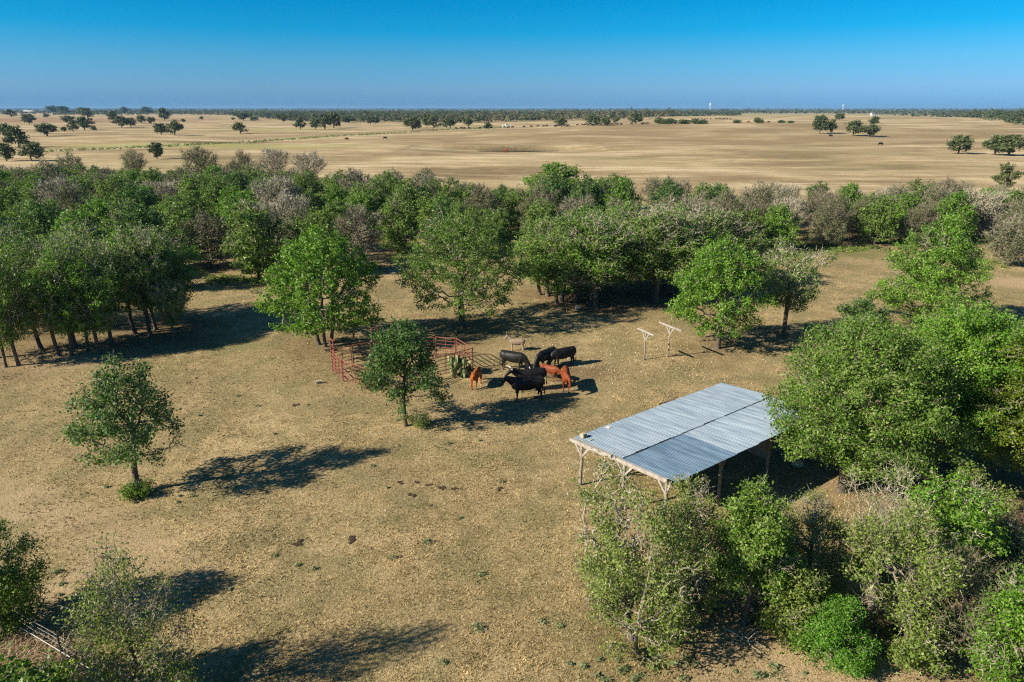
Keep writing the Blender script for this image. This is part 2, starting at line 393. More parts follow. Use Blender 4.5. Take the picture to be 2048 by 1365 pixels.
def lobes_cloud(H, R, zb, shape, n_lobes, n_pts, rng, rl=0.38, fill=0.0):
    """points spread through a lumpy crown between height zb and H"""
    zc = (zb + H) / 2; hz = (H - zb) / 2; pts = []; cen = []
    for i in range(n_lobes):
        a = i * 2.399963 + rng.uniform(-0.4, 0.4); q = (i + 0.5) / n_lobes; zz = -0.98 + 1.83 * q + rng.uniform(-0.12, 0.12)
        if shape == 'cone': rad = np.interp(zz, [-1, -0.55, 0, 0.5, 1], [0.75, 0.80, 0.55, 0.38, 0.05])
        elif shape == 'dome': rad = np.interp(zz, [-1, -0.5, 0, 0.5, 1], [0.66, 0.72, 0.68, 0.5, 0.10])
        elif shape == 'vase': rad = np.interp(zz, [-1, -0.3, 0.3, 0.7, 1], [0.25, 0.5, 0.7, 0.62, 0.25])
        else: rad = np.interp(zz, [-1, -0.5, 0, 0.5, 1], [0.45, 0.66, 0.72, 0.55, 0.10])
        rad *= rng.uniform(0.72, 1.12)
        cen.append((math.cos(a) * rad * R, math.sin(a) * rad * R, zc + zz * hz * 0.82, R * rl * rng.uniform(0.7, 1.2)))
    cen.append((0, 0, zc, R * rl * 1.2)); cen.append((0, 0, zc + hz * 0.45, R * rl)); cen = np.array(cen)
    w = cen[:, 3] ** 2.2; pick = rng.choice(len(cen), n_pts, p=w / w.sum())
    d = rng.normal(size=(n_pts, 3)); d /= np.linalg.norm(d, axis=1, keepdims=True); d *= (rng.uniform(0, 1, n_pts) ** 0.45)[:, None]
    p = cen[pick, :3] + d * cen[pick, 3:4] * np.array([1, 1, min(1.0, max(0.55, hz / R))])
    if fill > 0:      # points all through the envelope, so that the lobes close into one mass
        m = int(n_pts * fill); zz = rng.uniform(-1, 1, m); a = rng.uniform(0, 6.2832, m); q = rng.uniform(0, 1, m) ** 0.5
        prof = {'cone': [0.9, 0.95, 0.68, 0.42, 0.03], 'vase': [0.3, 0.6, 0.95, 0.85, 0.2]}.get(shape, [0.72, 0.98, 0.95, 0.70, 0.06]); rad = np.interp(zz, [-1, -0.55, 0, 0.55, 1], prof) * R * q * rng.uniform(0.75, 1.0, m)
        p = np.concatenate([p, np.stack([np.cos(a) * rad, np.sin(a) * rad, zc + zz * hz], 1)])
    return p[(p[:, 2] > zb * 0.8) & (p[:, 2] < H)]

def tree_meshes(name, seed, H, R, zb, shape='round', lobes=11, pts=900, step=0.065, kill=0.085, trunks=1, spread=0.0, lean=(0, 0), rtrunk=0.17, leaf='oak', leaf_size=0.13,
                leaves=14000, scatter=0.24, twigs=1, twig_len=0.5, twig='twig', twig_r=0.009, bare=0.0, bare_top=0.0, low=False, flat=0.45, sag=0.0, rl=0.38, bough='bark', fill=0.0, patch=0.12):
    """returns [(part name, mesh)] of one tree, base at the origin"""
    rng = np.random.default_rng(seed); step = step * R; kill = kill * R
    cloud = lobes_cloud(H, R, zb, shape, lobes, pts, rng, rl, fill)
    starts = []
    for k in range(trunks):
        a = 2 * math.pi * k / max(trunks, 1) + rng.uniform(0, 1); bx, by = (math.cos(a) * spread, math.sin(a) * spread) if trunks > 1 else (0, 0)
        ht = zb + (H - zb) * (0.30 if not low else 0.2) * rng.uniform(0.8, 1.1); nn = max(5, int(ht / step)); q = np.linspace(0, 1, nn)
        wob = rng.uniform(-0.12, 0.12, 2) * ht * 0.4
        starts.append(np.stack([bx + (lean[0] + bx * 0.9) * q + wob[0] * np.sin(q * 3.1), by + (lean[1] + by * 0.9) * q + wob[1] * np.sin(q * 3.1), q * ht - 0.08], 1))
    pos, par = grow(cloud, starts, step, kill, rng, sag=sag)
    r, tips = radii(pos, par, twig_r * 1.3, 2.25, rtrunk)
    # root flare
    z0 = np.clip(1 - pos[:, 2] / 0.5, 0, 1); big = r > rtrunk * 0.45; r = np.where(big, r * (1 + 0.45 * z0 ** 2), r)
    ch = np.where(par >= 0)[0]; A, B = pos[par[ch]], pos[ch]; ra, rb = np.minimum(r[par[ch]], r[ch] * 1.35), r[ch]
    back = (B - A) * 0.08; A = A - back
    th = max(0.045, rtrunk * 0.33) if not low else 0.05
    isT = rb > th; mid = (~isT) & (rb > 0.022); thin = (~isT) & (~mid)
    vt, ft = prisms(A[isT], B[isT], ra[isT], rb[isT], 8)
    bits = [prisms(A[mid], B[mid], ra[mid], rb[mid], 5), prisms(A[thin], B[thin], ra[thin], rb[thin], 3)]
    fine = r < max(0.034, twig_r * 3.2)
    src = np.where(fine)[0]
    cen = np.array([0, 0, (zb + H) / 2])
    outd = pos - cen; outd /= np.linalg.norm(outd, axis=1, keepdims=True) + 1e-9
    # twigs
    zrel = (pos[:, 2] - zb) / (H - zb)
    tw = []
    for t in range(twigs):
        s = src
        d = outd[s] * 0.6 + rng.normal(0, 0.55, (len(s), 3)) + np.array([0, 0, 0.35]); d /= np.linalg.norm(d, axis=1, keepdims=True)
        L = twig_len * rng.uniform(0.45, 1.2, len(s))[:, None]; m1 = pos[s] + d * L * 0.55
        d2 = d + rng.normal(0, 0.3, d.shape); m2 = m1 + d2 * L * 0.45
        q = np.full(len(s), twig_r)
        tw += [blades(pos[s], m1 + (m2 - m1) * 0.15, q * 1.2, rng), blades(m1, m2, q * 0.9, rng)]
    vb, fb = join_vf(bits); v3, f3 = join_vf(tw) if tw else (np.zeros((0, 3)), np.zeros((0, 3), int))
    fb = [fb, f3 + len(vb)]; vb = np.concatenate([vb, v3])
    out = []
    if len(vt): out.append(('trunk', np_mesh(name + '_trunk', vt, ft, M[bough], smooth=True)))
    out.append(('branches', np_mesh(name + '_branches', vb, fb, M[twig])))
    # leaves
    keep = rng.random(len(src)) > bare + bare_top * np.clip(zrel[src] - 0.45, 0, 0.55) / 0.55
    pn = np.zeros(len(src))      # whole sprays are missing here and there
    for _ in range(6):
        kv = rng.normal(0, 1, 3); kv *= rng.uniform(3.5, 9.0) / (np.linalg.norm(kv) * R); pn += np.sin(pos[src] @ kv + rng.uniform(0, 6.28))
    keep &= pn > np.quantile(pn, patch); vig = np.clip(pn / 5.0, -0.5, 0.5)
    s = src[keep]; vigs = vig[keep]
    if leaves > 0 and len(s):
        cnt = rng.poisson(leaves / len(src), len(s)); idx = np.repeat(s, cnt); clump = np.repeat(np.clip(rng.random(len(s)) + vigs * 0.5, 0, 1), cnt)
        P = pos[idx] + rng.normal(0, 1, (len(idx), 3)) * scatter * np.array([1, 1, 0.75]) + outd[idx] * scatter * 0.4
        nrm = outd[idx] * 0.35 + np.array([0, 0, flat * 0.8]) + rng.normal(0, 0.75, P.shape); nrm /= np.linalg.norm(nrm, axis=1, keepdims=True)
        ok = P[:, 2] > (0.05 if low else zb * 0.55); P, nrm, clump = P[ok], nrm[ok], clump[ok]
        v, f = leaf_quads(P, nrm, leaf_size, rng)
        tint = np.clip(0.62 * rng.beta(1.4, 1.4, len(P)) + 0.42 * clump + rng.normal(0, 0.06, len(P)) - 0.03, 0, 1)
        out.append(('crown', np_mesh(name + '_leaves', v, f, M[leaf], {'tint': ('FACE', tint)})))
    return out
TRI = [0]
def place(parts, base, name, label, cat, x, y, sx=1.0, sz=1.0, rz=0.0, group=None, sy=None, z=None):
    z = float(terr(x, y)) if z is None else z
    o = thing(name, label, cat, (x, y, z - 0.03), rz, group, (sx, sy if sy else sx, sz))
    for pn, me in parts: link(pn, me, o)
    return o
# ------------------------------------------------------------------ ground
def axis(fine_lo, fine_hi, d1, mid_lo, mid_hi, d2, far):
    a = list(np.arange(fine_lo, fine_hi, d1)) + list(np.arange(fine_hi, mid_hi, d2))
    b = list(np.arange(mid_lo, fine_lo, d2))
    s = d2; p = mid_hi; up = []
    while p < far: up.append(p); s *= 1.16; p += s
    s = d2; p = mid_lo; dn = []
    while p > -far: s *= 1.16; p -= s; dn.append(p)
    return np.array(dn[::-1] + b + a + up)
gx = axis(-60, 60, 1.2, -340, 340, 4.0, 60000); gy = axis(10, 110, 1.0, -20, 460, 2.4, 60000)
gy = gy[gy > -400]
GX, GY = np.meshgrid(gx, gy); GZ = terr(GX, GY)
gv = np.stack([GX, GY, GZ], 2).reshape(-1, 3); nx, ny = len(gx), len(gy)
ii, jj = np.meshgrid(np.arange(nx - 1), np.arange(ny - 1)); k0 = (jj * nx + ii).ravel()
gf = np.stack([k0, k0 + 1, k0 + nx + 1, k0 + nx], 1)
def smooth_noise(x, y, s, seed):
    r = np.random.default_rng(seed); o = 0
    for _ in range(7):
        a = r.uniform(0, 6.28); f = s * r.uniform(0.6, 1.7); o = o + np.sin((x * math.cos(a) + y * math.sin(a)) * f + r.uniform(0, 6.28))
    return o / 7 * 1.6
X, Y = gv[:, 0], gv[:, 1]
nearm = (np.abs(X) < 140) & (Y < 170)
litter = np.zeros(len(gv)); green = np.zeros(len(gv)); soil = np.zeros(len(gv))
def dab(arr, x, y, rx, ry, amt):
    m = nearm & (np.abs(X - x) < rx * 3) & (np.abs(Y - y) < ry * 3)
    arr[m] = np.maximum(arr[m], amt * np.exp(-(((X[m] - x) / rx) ** 2 + ((Y[m] - y) / ry) ** 2)))
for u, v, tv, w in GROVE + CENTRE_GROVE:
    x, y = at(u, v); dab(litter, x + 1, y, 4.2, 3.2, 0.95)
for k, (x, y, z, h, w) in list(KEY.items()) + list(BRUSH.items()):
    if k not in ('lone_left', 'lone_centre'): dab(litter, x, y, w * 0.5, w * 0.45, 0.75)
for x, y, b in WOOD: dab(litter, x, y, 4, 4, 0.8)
for u, v, r, a in ((1150, 750, 2.6, 0.9), (1120, 740, 2.2, 0.8), (1180, 745, 2.5, 0.8), (1060, 745, 1.5, 0.6), (1000, 735, 1.5, 0.5), (640, 740, 1.6, 0.5), (1400, 1330, 2.2, 0.7), (1300, 1320, 1.8, 0.6), (1550, 1335, 2.0, 0.6), (1610, 960, 2.4, 0.8)):
    x, y = at(u, v); dab(litter, x, y, r, r * 0.75, a)
for u, v, r, a in ((1600, 1330, 2.2, 0.9), (1700, 1345, 2.0, 0.9), (1500, 1310, 2.0, 0.8), (1800, 1365, 2.0, 0.7), (130, 1160, 1.0, 0.9), (110, 1180, 1.2, 0.8), (160, 1150, 0.9, 0.7),
                   (60, 1095, 1.0, 0.4), (2020, 1080, 2.0, 0.5), (1560, 1010, 2.5, 0.6), (1640, 960, 2.0, 0.6), (1420, 1340, 2.0, 0.6), (2035, 567, 4, 1.0), (2080, 572, 4, 1.0), (1990, 562, 2, 0.6), (1300, 710, 1.2, 0.4), (280, 1000, 1.4, 0.5), (820, 870, 1.4, 0.6), (140, 720, 5, 0.7), (60, 725, 4, 0.6), (690, 755, 1.2, 0.5)):
    x, y = at(u, v); dab(soil, x, y, r, r * 0.75, a)
for u, v, r, a in ((320, 735, 4.5, 0.55), (480, 690, 6, 0.5), (150, 745, 4, 0.45), (540, 720, 4, 0.35), (930, 670, 5, 0.5), (1050, 640, 6, 0.6), (1130, 665, 5, 0.5), (470, 570, 6, 0.7), (540, 560, 5, 0.5), (1960, 600, 6, 0.6), (2040, 620, 6, 0.5), (1650, 500, 8, 0.9),
                   (1560, 502, 6, 0.8), (1730, 508, 7, 0.7), (1960, 530, 6, 0.6), (1250, 1340, 1.6, 0.5), (1180, 1300, 1.4, 0.5), (760, 1150, 2, 0.4), (650, 1140, 2, 0.4), (400, 1080, 2.5, 0.35), (760, 1010, 3, 0.3), (520, 1320, 2.5, 0.5), (700, 1330, 3, 0.4), (330, 980, 1.2, 0.6), (440, 1050, 2, 0.3)):
    x, y = at(u, v); dab(green, x, y, r, r * 0.7, a)
# tracks: two wheel ruts bending through the lower left of the paddock
def track(pts, w, amt):
    P = np.array([at(u, v) for u, v in pts])
    for i in range(len(P) - 1):
        n = max(2, int(np.linalg.norm(P[i + 1] - P[i]) / 0.6))
        for t in np.linspace(0, 1, n, endpoint=False):
            p = P[i] + (P[i + 1] - P[i]) * t; dab(soil, p[0], p[1], w, w, amt)
track([(-60, 1010), (60, 1030), (150, 1075), (240, 1130), (330, 1200)], 0.8, 0.75)
track([(-60, 965), (70, 985), (190, 1030), (300, 1085), (420, 1160)], 0.8, 0.7)
pasture = np.clip((Y - np.interp(X, [-140, -36, 0, 40, 140], [140, 132, 116, 108, 112])) / 14, 0, 1)
pgreen = np.clip(gauss(X, Y, -165, 345, 70, 26) + 0.8 * gauss(X, Y, -120, 330, 60, 16) + 0.9 * gauss(X, Y, -190, 600, 60, 40) + 0.6 * gauss(X, Y, -125, 430, 40, 30) + 0.9 * gauss(X, Y, -60, 690, 60, 40) + 0.35 * gauss(X, Y, 60, 250, 60, 40) + 0.9 * gauss(X, Y, -180, 680, 50, 14), 0, 1)
px = (X - POND[0]) / 44.0; pbank = np.clip(1 - px ** 2, 0, 1) * np.exp(-((Y - POND[1] - 1 - 3.0 * np.sin(X * 0.12)) / 5.5) ** 2)
bankl = np.clip(1 - ((X + 165) / 40) ** 2, 0, 1) * np.exp(-((Y - 383) / 8.0) ** 2)
green = np.maximum(green, pgreen * 0.8); soil = np.maximum(soil, 0.0)
bankdark = np.clip(pbank * 0.8 + bankl * 1.1, 0, 1)
# ploughed and hay fields beyond the right-hand hill
redfield = np.clip(gauss(X, Y, 640, 1480, 420, 140) * 1.6 - 0.3, 0, 1) + np.clip(gauss(X, Y, -820, 1050, 420, 160) * 1.2 - 0.2, 0, 0.6)
hay = np.clip(gauss(X, Y, 700, 2050, 520, 330) * 1.8 - 0.4, 0, 1)

gm, nt, gout = new_mat('dry_grass_ground')
geo = nt.nodes.new('ShaderNodeNewGeometry'); W = geo.outputs['Position']
def att(k): return N(nt, 'ShaderNodeAttribute', attribute_name=k).outputs['Fac']
def grass_colour(nt, W):
    """mottled dry grass of the paddock, from world position"""
    n_l = noise(nt, W, 0.11, 4, 0.6); n_m = noise(nt, W, 0.75, 5, 0.65); n_f = noise(nt, W, 8.0, 4, 0.7)
    base = ramp(nt, n_l, [(0.32, (0.223, 0.155, 0.072)), (0.48, (0.368, 0.263, 0.127)), (0.60, (0.458, 0.332, 0.165)), (0.72, (0.541, 0.402, 0.206))])
    base = mix(nt, maprange(nt, n_m, 0.45, 0.62, 0, 0.8), base, (0.206, 0.149, 0.065))
    base = mix(nt, maprange(nt, noise(nt, W, 0.30, 5, 0.65), 0.46, 0.60, 0, 0.8), base, (0.167, 0.149, 0.059))
    base = mix(nt, maprange(nt, n_f, 0.52, 0.68, 0, 0.6), base, (0.692, 0.543, 0.284))
    base = mix(nt, maprange(nt, noise(nt, W, 2.3, 4, 0.68), 0.50, 0.64, 0, 0.6), base, (0.184, 0.146, 0.059))
    return base, n_l, n_m, n_f
base, n_l, n_m, n_f = grass_colour(nt, W)
n_x = noise(nt, W, 19.0, 3, 0.7); n_vf = noise(nt, W, 42.0, 2, 0.6)
base = mix(nt, maprange(nt, n_f, 0.34, 0.52, 0.75, 0), base, (0.18, 0.128, 0.056))
base = mix(nt, maprange(nt, n_x, 0.38, 0.50, 0.8, 0), base, (0.105, 0.078, 0.038))
base = mix(nt, maprange(nt, n_vf, 0.57, 0.70, 0, 0.85), base, (0.74, 0.64, 0.42))
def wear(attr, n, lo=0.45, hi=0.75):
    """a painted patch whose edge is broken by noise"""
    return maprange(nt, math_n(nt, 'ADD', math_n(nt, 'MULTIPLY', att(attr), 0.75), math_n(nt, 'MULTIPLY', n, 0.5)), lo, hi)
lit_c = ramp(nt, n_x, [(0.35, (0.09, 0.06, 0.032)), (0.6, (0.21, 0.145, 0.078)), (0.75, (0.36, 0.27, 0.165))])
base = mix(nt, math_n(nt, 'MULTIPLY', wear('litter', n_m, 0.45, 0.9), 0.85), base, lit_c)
soil_c = ramp(nt, n_x, [(0.3, (0.21, 0.145, 0.08)), (0.55, (0.42, 0.31, 0.18)), (0.75, (0.58, 0.46, 0.29))])
base = mix(nt, wear('soil', n_m, 0.42, 0.8), base, soil_c)
gr_c = ramp(nt, n_x, [(0.3, (0.045, 0.065, 0.018)), (0.55, (0.13, 0.15, 0.045)), (0.75, (0.22, 0.22, 0.09))])
base = mix(nt, math_n(nt, 'MULTIPLY', wear('green', n_m, 0.48, 0.9), 0.75), base, gr_c)
# far pasture
mapn = N(nt, 'ShaderNodeMapping'); nt.links.new(W, mapn.inputs['Vector']); mapn.inputs['Scale'].default_value = (0.55, 1.0, 1.0)
p1 = noise(nt, mapn.outputs[0], 0.028, 6, 0.62, 0.4); p2 = noise(nt, mapn.outputs[0], 0.16, 5, 0.66); p3 = noise(nt, W, 0.9, 3, 0.6)
pc = ramp(nt, p1, [(0.36, (0.18, 0.125, 0.062)), (0.46, (0.33, 0.24, 0.128)), (0.55, (0.46, 0.35, 0.20)), (0.66, (0.58, 0.465, 0.29))])
pc = mix(nt, maprange(nt, p2, 0.50, 0.68, 0, 0.55), pc, (0.215, 0.155, 0.075))
pc = mix(nt, maprange(nt, p2, 0.30, 0.45, 0.5, 0), pc, (0.64, 0.53, 0.34))
pc = mix(nt, maprange(nt, p3, 0.53, 0.70, 0, 0.55), pc, (0.19, 0.14, 0.07))
mapr = N(nt, 'ShaderNodeMapping'); nt.links.new(W, mapr.inputs['Vector']); mapr.inputs['Scale'].default_value = (0.10, 1.0, 1.0); mapr.inputs['Rotation'].default_value = (0, 0, 0.22)
p4 = noise(nt, mapr.outputs[0], 0.22, 4, 0.65)
pc = mix(nt, maprange(nt, p4, 0.50, 0.66, 0, 0.55), pc, (0.235, 0.175, 0.092))
pc = mix(nt, maprange(nt, p4, 0.34, 0.46, 0.5, 0), pc, (0.60, 0.50, 0.33))
pc = mix(nt, maprange(nt, noise(nt, W, 0.011, 5, 0.65), 0.48, 0.62, 0, 0.6), pc, (0.235, 0.19, 0.085))
knoll = N(nt, 'ShaderNodeAttribute', attribute_name='knoll').outputs['Fac']
pc = mix(nt, math_n(nt, 'MULTIPLY', math_n(nt, 'MULTIPLY', knoll, maprange(nt, p1, 0.42, 0.62, 1.0, 0.45)), 0.8), pc, (0.235, 0.17, 0.088))
pc = mix(nt, math_n(nt, 'MULTIPLY', wear('green', p2, 0.40, 0.85), 0.62), pc, (0.30, 0.30, 0.09))
pc = mix(nt, math_n(nt, 'MULTIPLY', wear('bank', p3, 0.45, 0.9), 0.9), pc, (0.10, 0.07, 0.034))
pc = mix(nt, att('redfield'), pc, (0.235, 0.115, 0.062)); pc = mix(nt, att('hay'), pc, (0.30, 0.28, 0.13))
base = mix(nt, wear('pasture', p2, 0.40, 0.82), base, pc)
gb = N(nt, 'ShaderNodeBsdfPrincipled'); gb.inputs['Roughness'].default_value = 0.95; gb.inputs['Specular IOR Level'].default_value = 0.1
nt.links.new(base, gb.inputs['Base Color'])
bp = nt.nodes.new('ShaderNodeBump'); bp.inputs['Strength'].default_value = 0.9; bp.inputs['Distance'].default_value = 0.06
hsum = math_n(nt, 'ADD', math_n(nt, 'MULTIPLY', n_f, 0.9), math_n(nt, 'MULTIPLY', n_x, 0.55))
nt.links.new(hsum, bp.inputs['Height']); nt.links.new(bp.outputs[0], gb.inputs['Normal'])
nt.links.new(gb.outputs[0], gout.inputs['Surface'])
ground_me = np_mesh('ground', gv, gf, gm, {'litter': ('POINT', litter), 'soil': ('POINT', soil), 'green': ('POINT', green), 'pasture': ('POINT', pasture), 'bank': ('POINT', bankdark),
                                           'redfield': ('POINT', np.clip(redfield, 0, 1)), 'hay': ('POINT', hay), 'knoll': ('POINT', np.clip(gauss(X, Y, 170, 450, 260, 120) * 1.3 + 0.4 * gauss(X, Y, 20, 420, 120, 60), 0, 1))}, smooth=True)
tag(link('ground', ground_me), 'dry tan paddock and pasture running out to the horizon', None, None, 'structure')

# ------------------------------------------------------------------ pond, dirt road and its fence
wm, nt, wo = new_mat('pond_water')
p = N(nt, 'ShaderNodeBsdfPrincipled'); p.inputs['Base Color'].default_value = (0.02, 0.03, 0.035, 1); p.inputs['Roughness'].default_value = 0.06
nt.links.new(p.outputs[0], wo.inputs['Surface'])
pz = float(terr(POND[0] + 6, POND[1] - 6 + 3.0 * math.sin((POND[0] + 6) * 0.12))) + 0.34
pv = [(q, POND[1] - 6.5 + 5.5 * math.sin(a) + 3.0 * math.sin(q * 0.12), pz) for a in np.linspace(0, 2 * math.pi, 48, endpoint=False) for q in (POND[0] + 6 + 22 * math.cos(a),)]
me = bpy.data.meshes.new('pond'); me.from_pydata(pv, [], [tuple(range(48))]); me.materials.append(wm)
tag(link('pond', me), 'dark strip of water in the eroded stock pond of the pasture', None, None, 'structure')

ROAD = [at(u, v) for u, v in ((-40, 317), (60, 306), (150, 301), (250, 297), (330, 293.5), (440, 287), (560, 280.5), (690, 272), (770, 267.5), (850, 262.5), (930, 259), (1010, 256))]
def resample(P, d):
    P = np.array(P); seg = np.linalg.norm(np.diff(P, axis=0), axis=1); s = np.concatenate([[0], np.cumsum(seg)]); q = np.arange(0, s[-1], d)
    return np.stack([np.interp(q, s, P[:, 0]), np.interp(q, s, P[:, 1])], 1)
rp = resample(ROAD, 6.0); tg = np.gradient(rp, axis=0); tg /= np.linalg.norm(tg, axis=1, keepdims=True); nr = np.stack([-tg[:, 1], tg[:, 0]], 1)
M['road'] = simple_mat('pale_dirt', (0.58, 0.50, 0.37), 0.95, var=(0.36, 0.28, 0.17), scale=0.12)
rv = []
for c in (-1.9, -0.6, 0.6, 1.9):
    q = rp + nr * c; rv.append(np.stack([q[:, 0], q[:, 1], terr(q[:, 0], q[:, 1]) + 0.10 - 0.05 * (abs(c) > 1)], 1))
nR = len(rp); rv = np.concatenate(rv); rf = []
for c in range(3):
    a = np.arange(nR - 1) + c * nR; rf.append(np.stack([a, a + 1, a + 1 + nR, a + nR], 1))
tag(link('dirt_road', np_mesh('dirt_road', rv, np.concatenate(rf), M['road'])), 'pale dirt track crossing the far pasture beside its fence', None, None, 'structure')
M['post'] = simple_mat('weathered_wood', (0.33, 0.285, 0.235), 0.9, var=(0.17, 0.14, 0.11), scale=9, bump=0.4)
M['wire'] = simple_mat('galvanised_wire', (0.36, 0.35, 0.34), 0.5, 0.5, scale=3)
fence = thing('pasture_fence', 'long wire fence on posts beside the pale dirt track in the far pasture', 'fence', (float(rp[0, 0]), float(rp[0, 1]), 0))
fl = rp - nr * 4.0; post_me = MB().tube([(0, 0, -0.2), (0, 0, 1.4)], [0.09, 0.08], 6).mesh('pasture_post', M['post'])
f0 = fence.location
for q in fl[::1]: link('fence_post', post_me, fence, (q[0] - f0.x, q[1] - f0.y, float(terr(q[0], q[1]))))
for h in (0.5, 0.9, 1.3):
    mb = MB(); pts = [(q[0] - f0.x, q[1] - f0.y, float(terr(q[0], q[1])) + h) for q in fl]; mb.tube(pts, 0.012, 3); link('fence_wire', mb.mesh('pasture_wire', M['wire']), fence)
# ------------------------------------------------------------------ trees
def own(id_, name, label, cat, seed, kw, group=None, rz=0.0, src=None):
    """a key tree with a shape of its own"""
    x, y, z, h, w = (src or KEY)[id_]
    kw = dict(kw); R = w * 0.5; zb = kw.pop('zb') * h
    parts = tree_meshes(id_, seed, h, R, zb, **kw)
    return place(parts, None, name, label, cat, x, y, rz=rz, group=group)

OAK = dict(leaves=16000, leaf_size=0.135, scatter=0.17, twigs=2, twig_len=0.45, twig_r=0.012)
own('lone_left', 'young_oak_tree', 'young dark green oak standing alone at the left with leafy sprouts at its foot', 'tree', 21,
    dict(OAK, lean=(0.35, 0), fill=0.12, zb=0.26, shape='cone', lobes=18, pts=775, leaf='oak_dark', rtrunk=0.13, leaves=11000, leaf_size=0.12, rl=0.25, twig_len=0.3, flat=0.6))
own('lone_centre', 'young_oak_tree', 'small round dark green oak standing in front of the red pipe pen', 'tree', 33,
    dict(OAK, fill=0.1, zb=0.24, shape='cone', lobes=13, pts=800, leaf='oak_dark', rtrunk=0.11, leaves=13000, leaf_size=0.125, rl=0.32, scatter=0.16, twig_len=0.3))
own('three_trunk', 'oak_tree', 'bright green broad oak on three trunks behind the left end of the red pen', 'tree', 45,
    dict(OAK, fill=0.5, zb=0.18, shape='dome', lobes=20, pts=1250, leaf='oak_bright', trunks=3, spread=0.45, rtrunk=0.17, leaves=26000, leaf_size=0.17, rl=0.34))
own('wide', 'oak_tree', 'wide spreading oak on one thick dark trunk behind the pen and the donkey', 'tree', 58,
    dict(OAK, fill=0.4, zb=0.15, shape='dome', lobes=24, pts=1312, leaf='oak', rtrunk=0.30, leaves=32000, rl=0.32, twigs=2, sag=-0.02, twig='twig'))
own('right_oak', 'oak_tree', 'green oak with low skirts beside the two T shaped posts', 'tree', 64,
    dict(OAK, fill=0.4, zb=0.17, shape='dome', lobes=18, pts=1062, leaf='oak_bright', rtrunk=0.19, leaves=22000, leaf_size=0.15, rl=0.32))
own('bare_top', 'oak_tree', 'thin oak with bare pale twigs at its top, right of the T posts', 'tree', 77,
    dict(OAK, zb=0.28, shape='vase', lobes=16, pts=1000, leaf='oak', rtrunk=0.17, leaves=10000, bare_top=0.8, twigs=2, twig_len=0.6, twig='twig_pale', rl=0.34))
own('pyramid', 'oak_tree', 'tall pyramid shaped green oak standing alone in the right clearing', 'tree', 83,
    dict(OAK, fill=0.5, zb=0.14, shape='cone', lobes=24, pts=1312, leaf='oak_bright', rtrunk=0.22, leaves=34000, rl=0.30))
own('big_shed', 'oak_tree', 'big green oak whose boughs overhang the far end of the metal shed roof', 'tree', 91,
    dict(OAK, patch=0.10, fill=0.7, scatter=0.19, zb=0.24, shape='dome', lobes=24, pts=1500, leaf='oak', rtrunk=0.26, trunks=2, spread=0.35, leaves=80000, leaf_size=0.10, rl=0.42, step=0.062, kill=0.085))
own('big_mid', 'oak_tree', 'big pale topped green oak right of the one overhanging the shed', 'tree', 104,
    dict(OAK, patch=0.10, fill=0.7, scatter=0.19, zb=0.20, shape='round', lobes=22, pts=1400, leaf='oak_bright', rtrunk=0.25, leaves=76000, leaf_size=0.10, rl=0.42, step=0.062, kill=0.085))
own('big_edge', 'oak_tree', 'big yellowish green oak at the right edge below the pale topped oak', 'tree', 118,
    dict(OAK, patch=0.10, fill=0.7, scatter=0.19, zb=0.20, shape='dome', lobes=22, pts=1400, leaf='oak_yellow', rtrunk=0.25, leaves=70000, leaf_size=0.10, rl=0.42, step=0.062, kill=0.085))
own('big_back', 'oak_tree', 'green oak at the right edge behind the pale topped oak', 'tree', 121,
    dict(OAK, fill=0.7, scatter=0.19, zb=0.2, shape='dome', lobes=18, pts=900, leaf='oak', rtrunk=0.22, leaves=30000, rl=0.40))
own('small_grey', 'oak_tree', 'small grey green oak between the thin oak and the shed oak', 'tree', 133,
    dict(OAK, zb=0.22, shape='dome', lobes=13, pts=525, leaf='oak_dark', rtrunk=0.12, leaves=8000, rl=0.34))

# brush round the shed and in the lower corners: elms, thin trees and bushes seen close
ELM = dict(patch=0.3, leaves=24000, leaf_size=0.085, scatter=0.15, twigs=1, twig_len=0.35, twig_r=0.007, low=True, rtrunk=0.09, leaf='elm', twig='twig', rl=0.36)
def brush(id_, name, label, seed, zb, kw, cat='tree', src=BRUSH): own(id_, name, label, cat, seed, dict(ELM, zb=zb, **kw), src=src)
brush('vine_elm', 'elm_tree', 'yellow green vine hung elm with pale bare lower stems before the shed', 201, 0.02, dict(patch=0.35, fill=0.15, rl=0.3, twig_r=0.011, twigs=1, shape='round', lobes=18, pts=1562, trunks=3, spread=0.3, leaves=21000, twig='twig'))
brush('front_elm', 'elm_tree', 'loose grey green elm whose thin top crosses the near corner of the shed roof', 202, 0.03, dict(patch=0.4, fill=0.1, rl=0.22, twig_r=0.01, twigs=1, shape='vase', lobes=20, pts=1000, trunks=2, spread=0.2, leaves=8000, bare=0.15, twig='twig_pale'))
brush('mid_elm', 'elm_tree', 'green elm between the vine hung elm and the leafy young oak', 203, 0.03, dict(twig='twig', patch=0.35, fill=0.2, rl=0.24, twig_r=0.01, twigs=2, shape='cone', lobes=20, pts=1000, leaves=13000))
brush('leafy_oak', 'young_oak_tree', 'young bright green oak with a visible bare trunk in front of the shed', 204, 0.30, dict(patch=0.2, fill=0.2, rl=0.26, scatter=0.14, shape='cone', lobes=20, pts=937, leaf='oak', leaf_size=0.095, leaves=19000, low=False, rtrunk=0.12, twigs=1))
brush('grey_elm', 'elm_tree', 'dull grey green elm just right of the leafy young oak', 205, 0.08, dict(fill=0.3, rl=0.26, twig_r=0.01, twigs=2, shape='round', lobes=18, pts=937, leaf='elm', leaf_size=0.07, leaves=17000))
brush('grey_elm_low', 'elm_shrub', 'dull green low elm left of the bright green bush', 206, 0.05, dict(fill=0.3, rl=0.26, shape='round', lobes=16, pts=650, leaf='elm', leaves=14000), 'shrub')
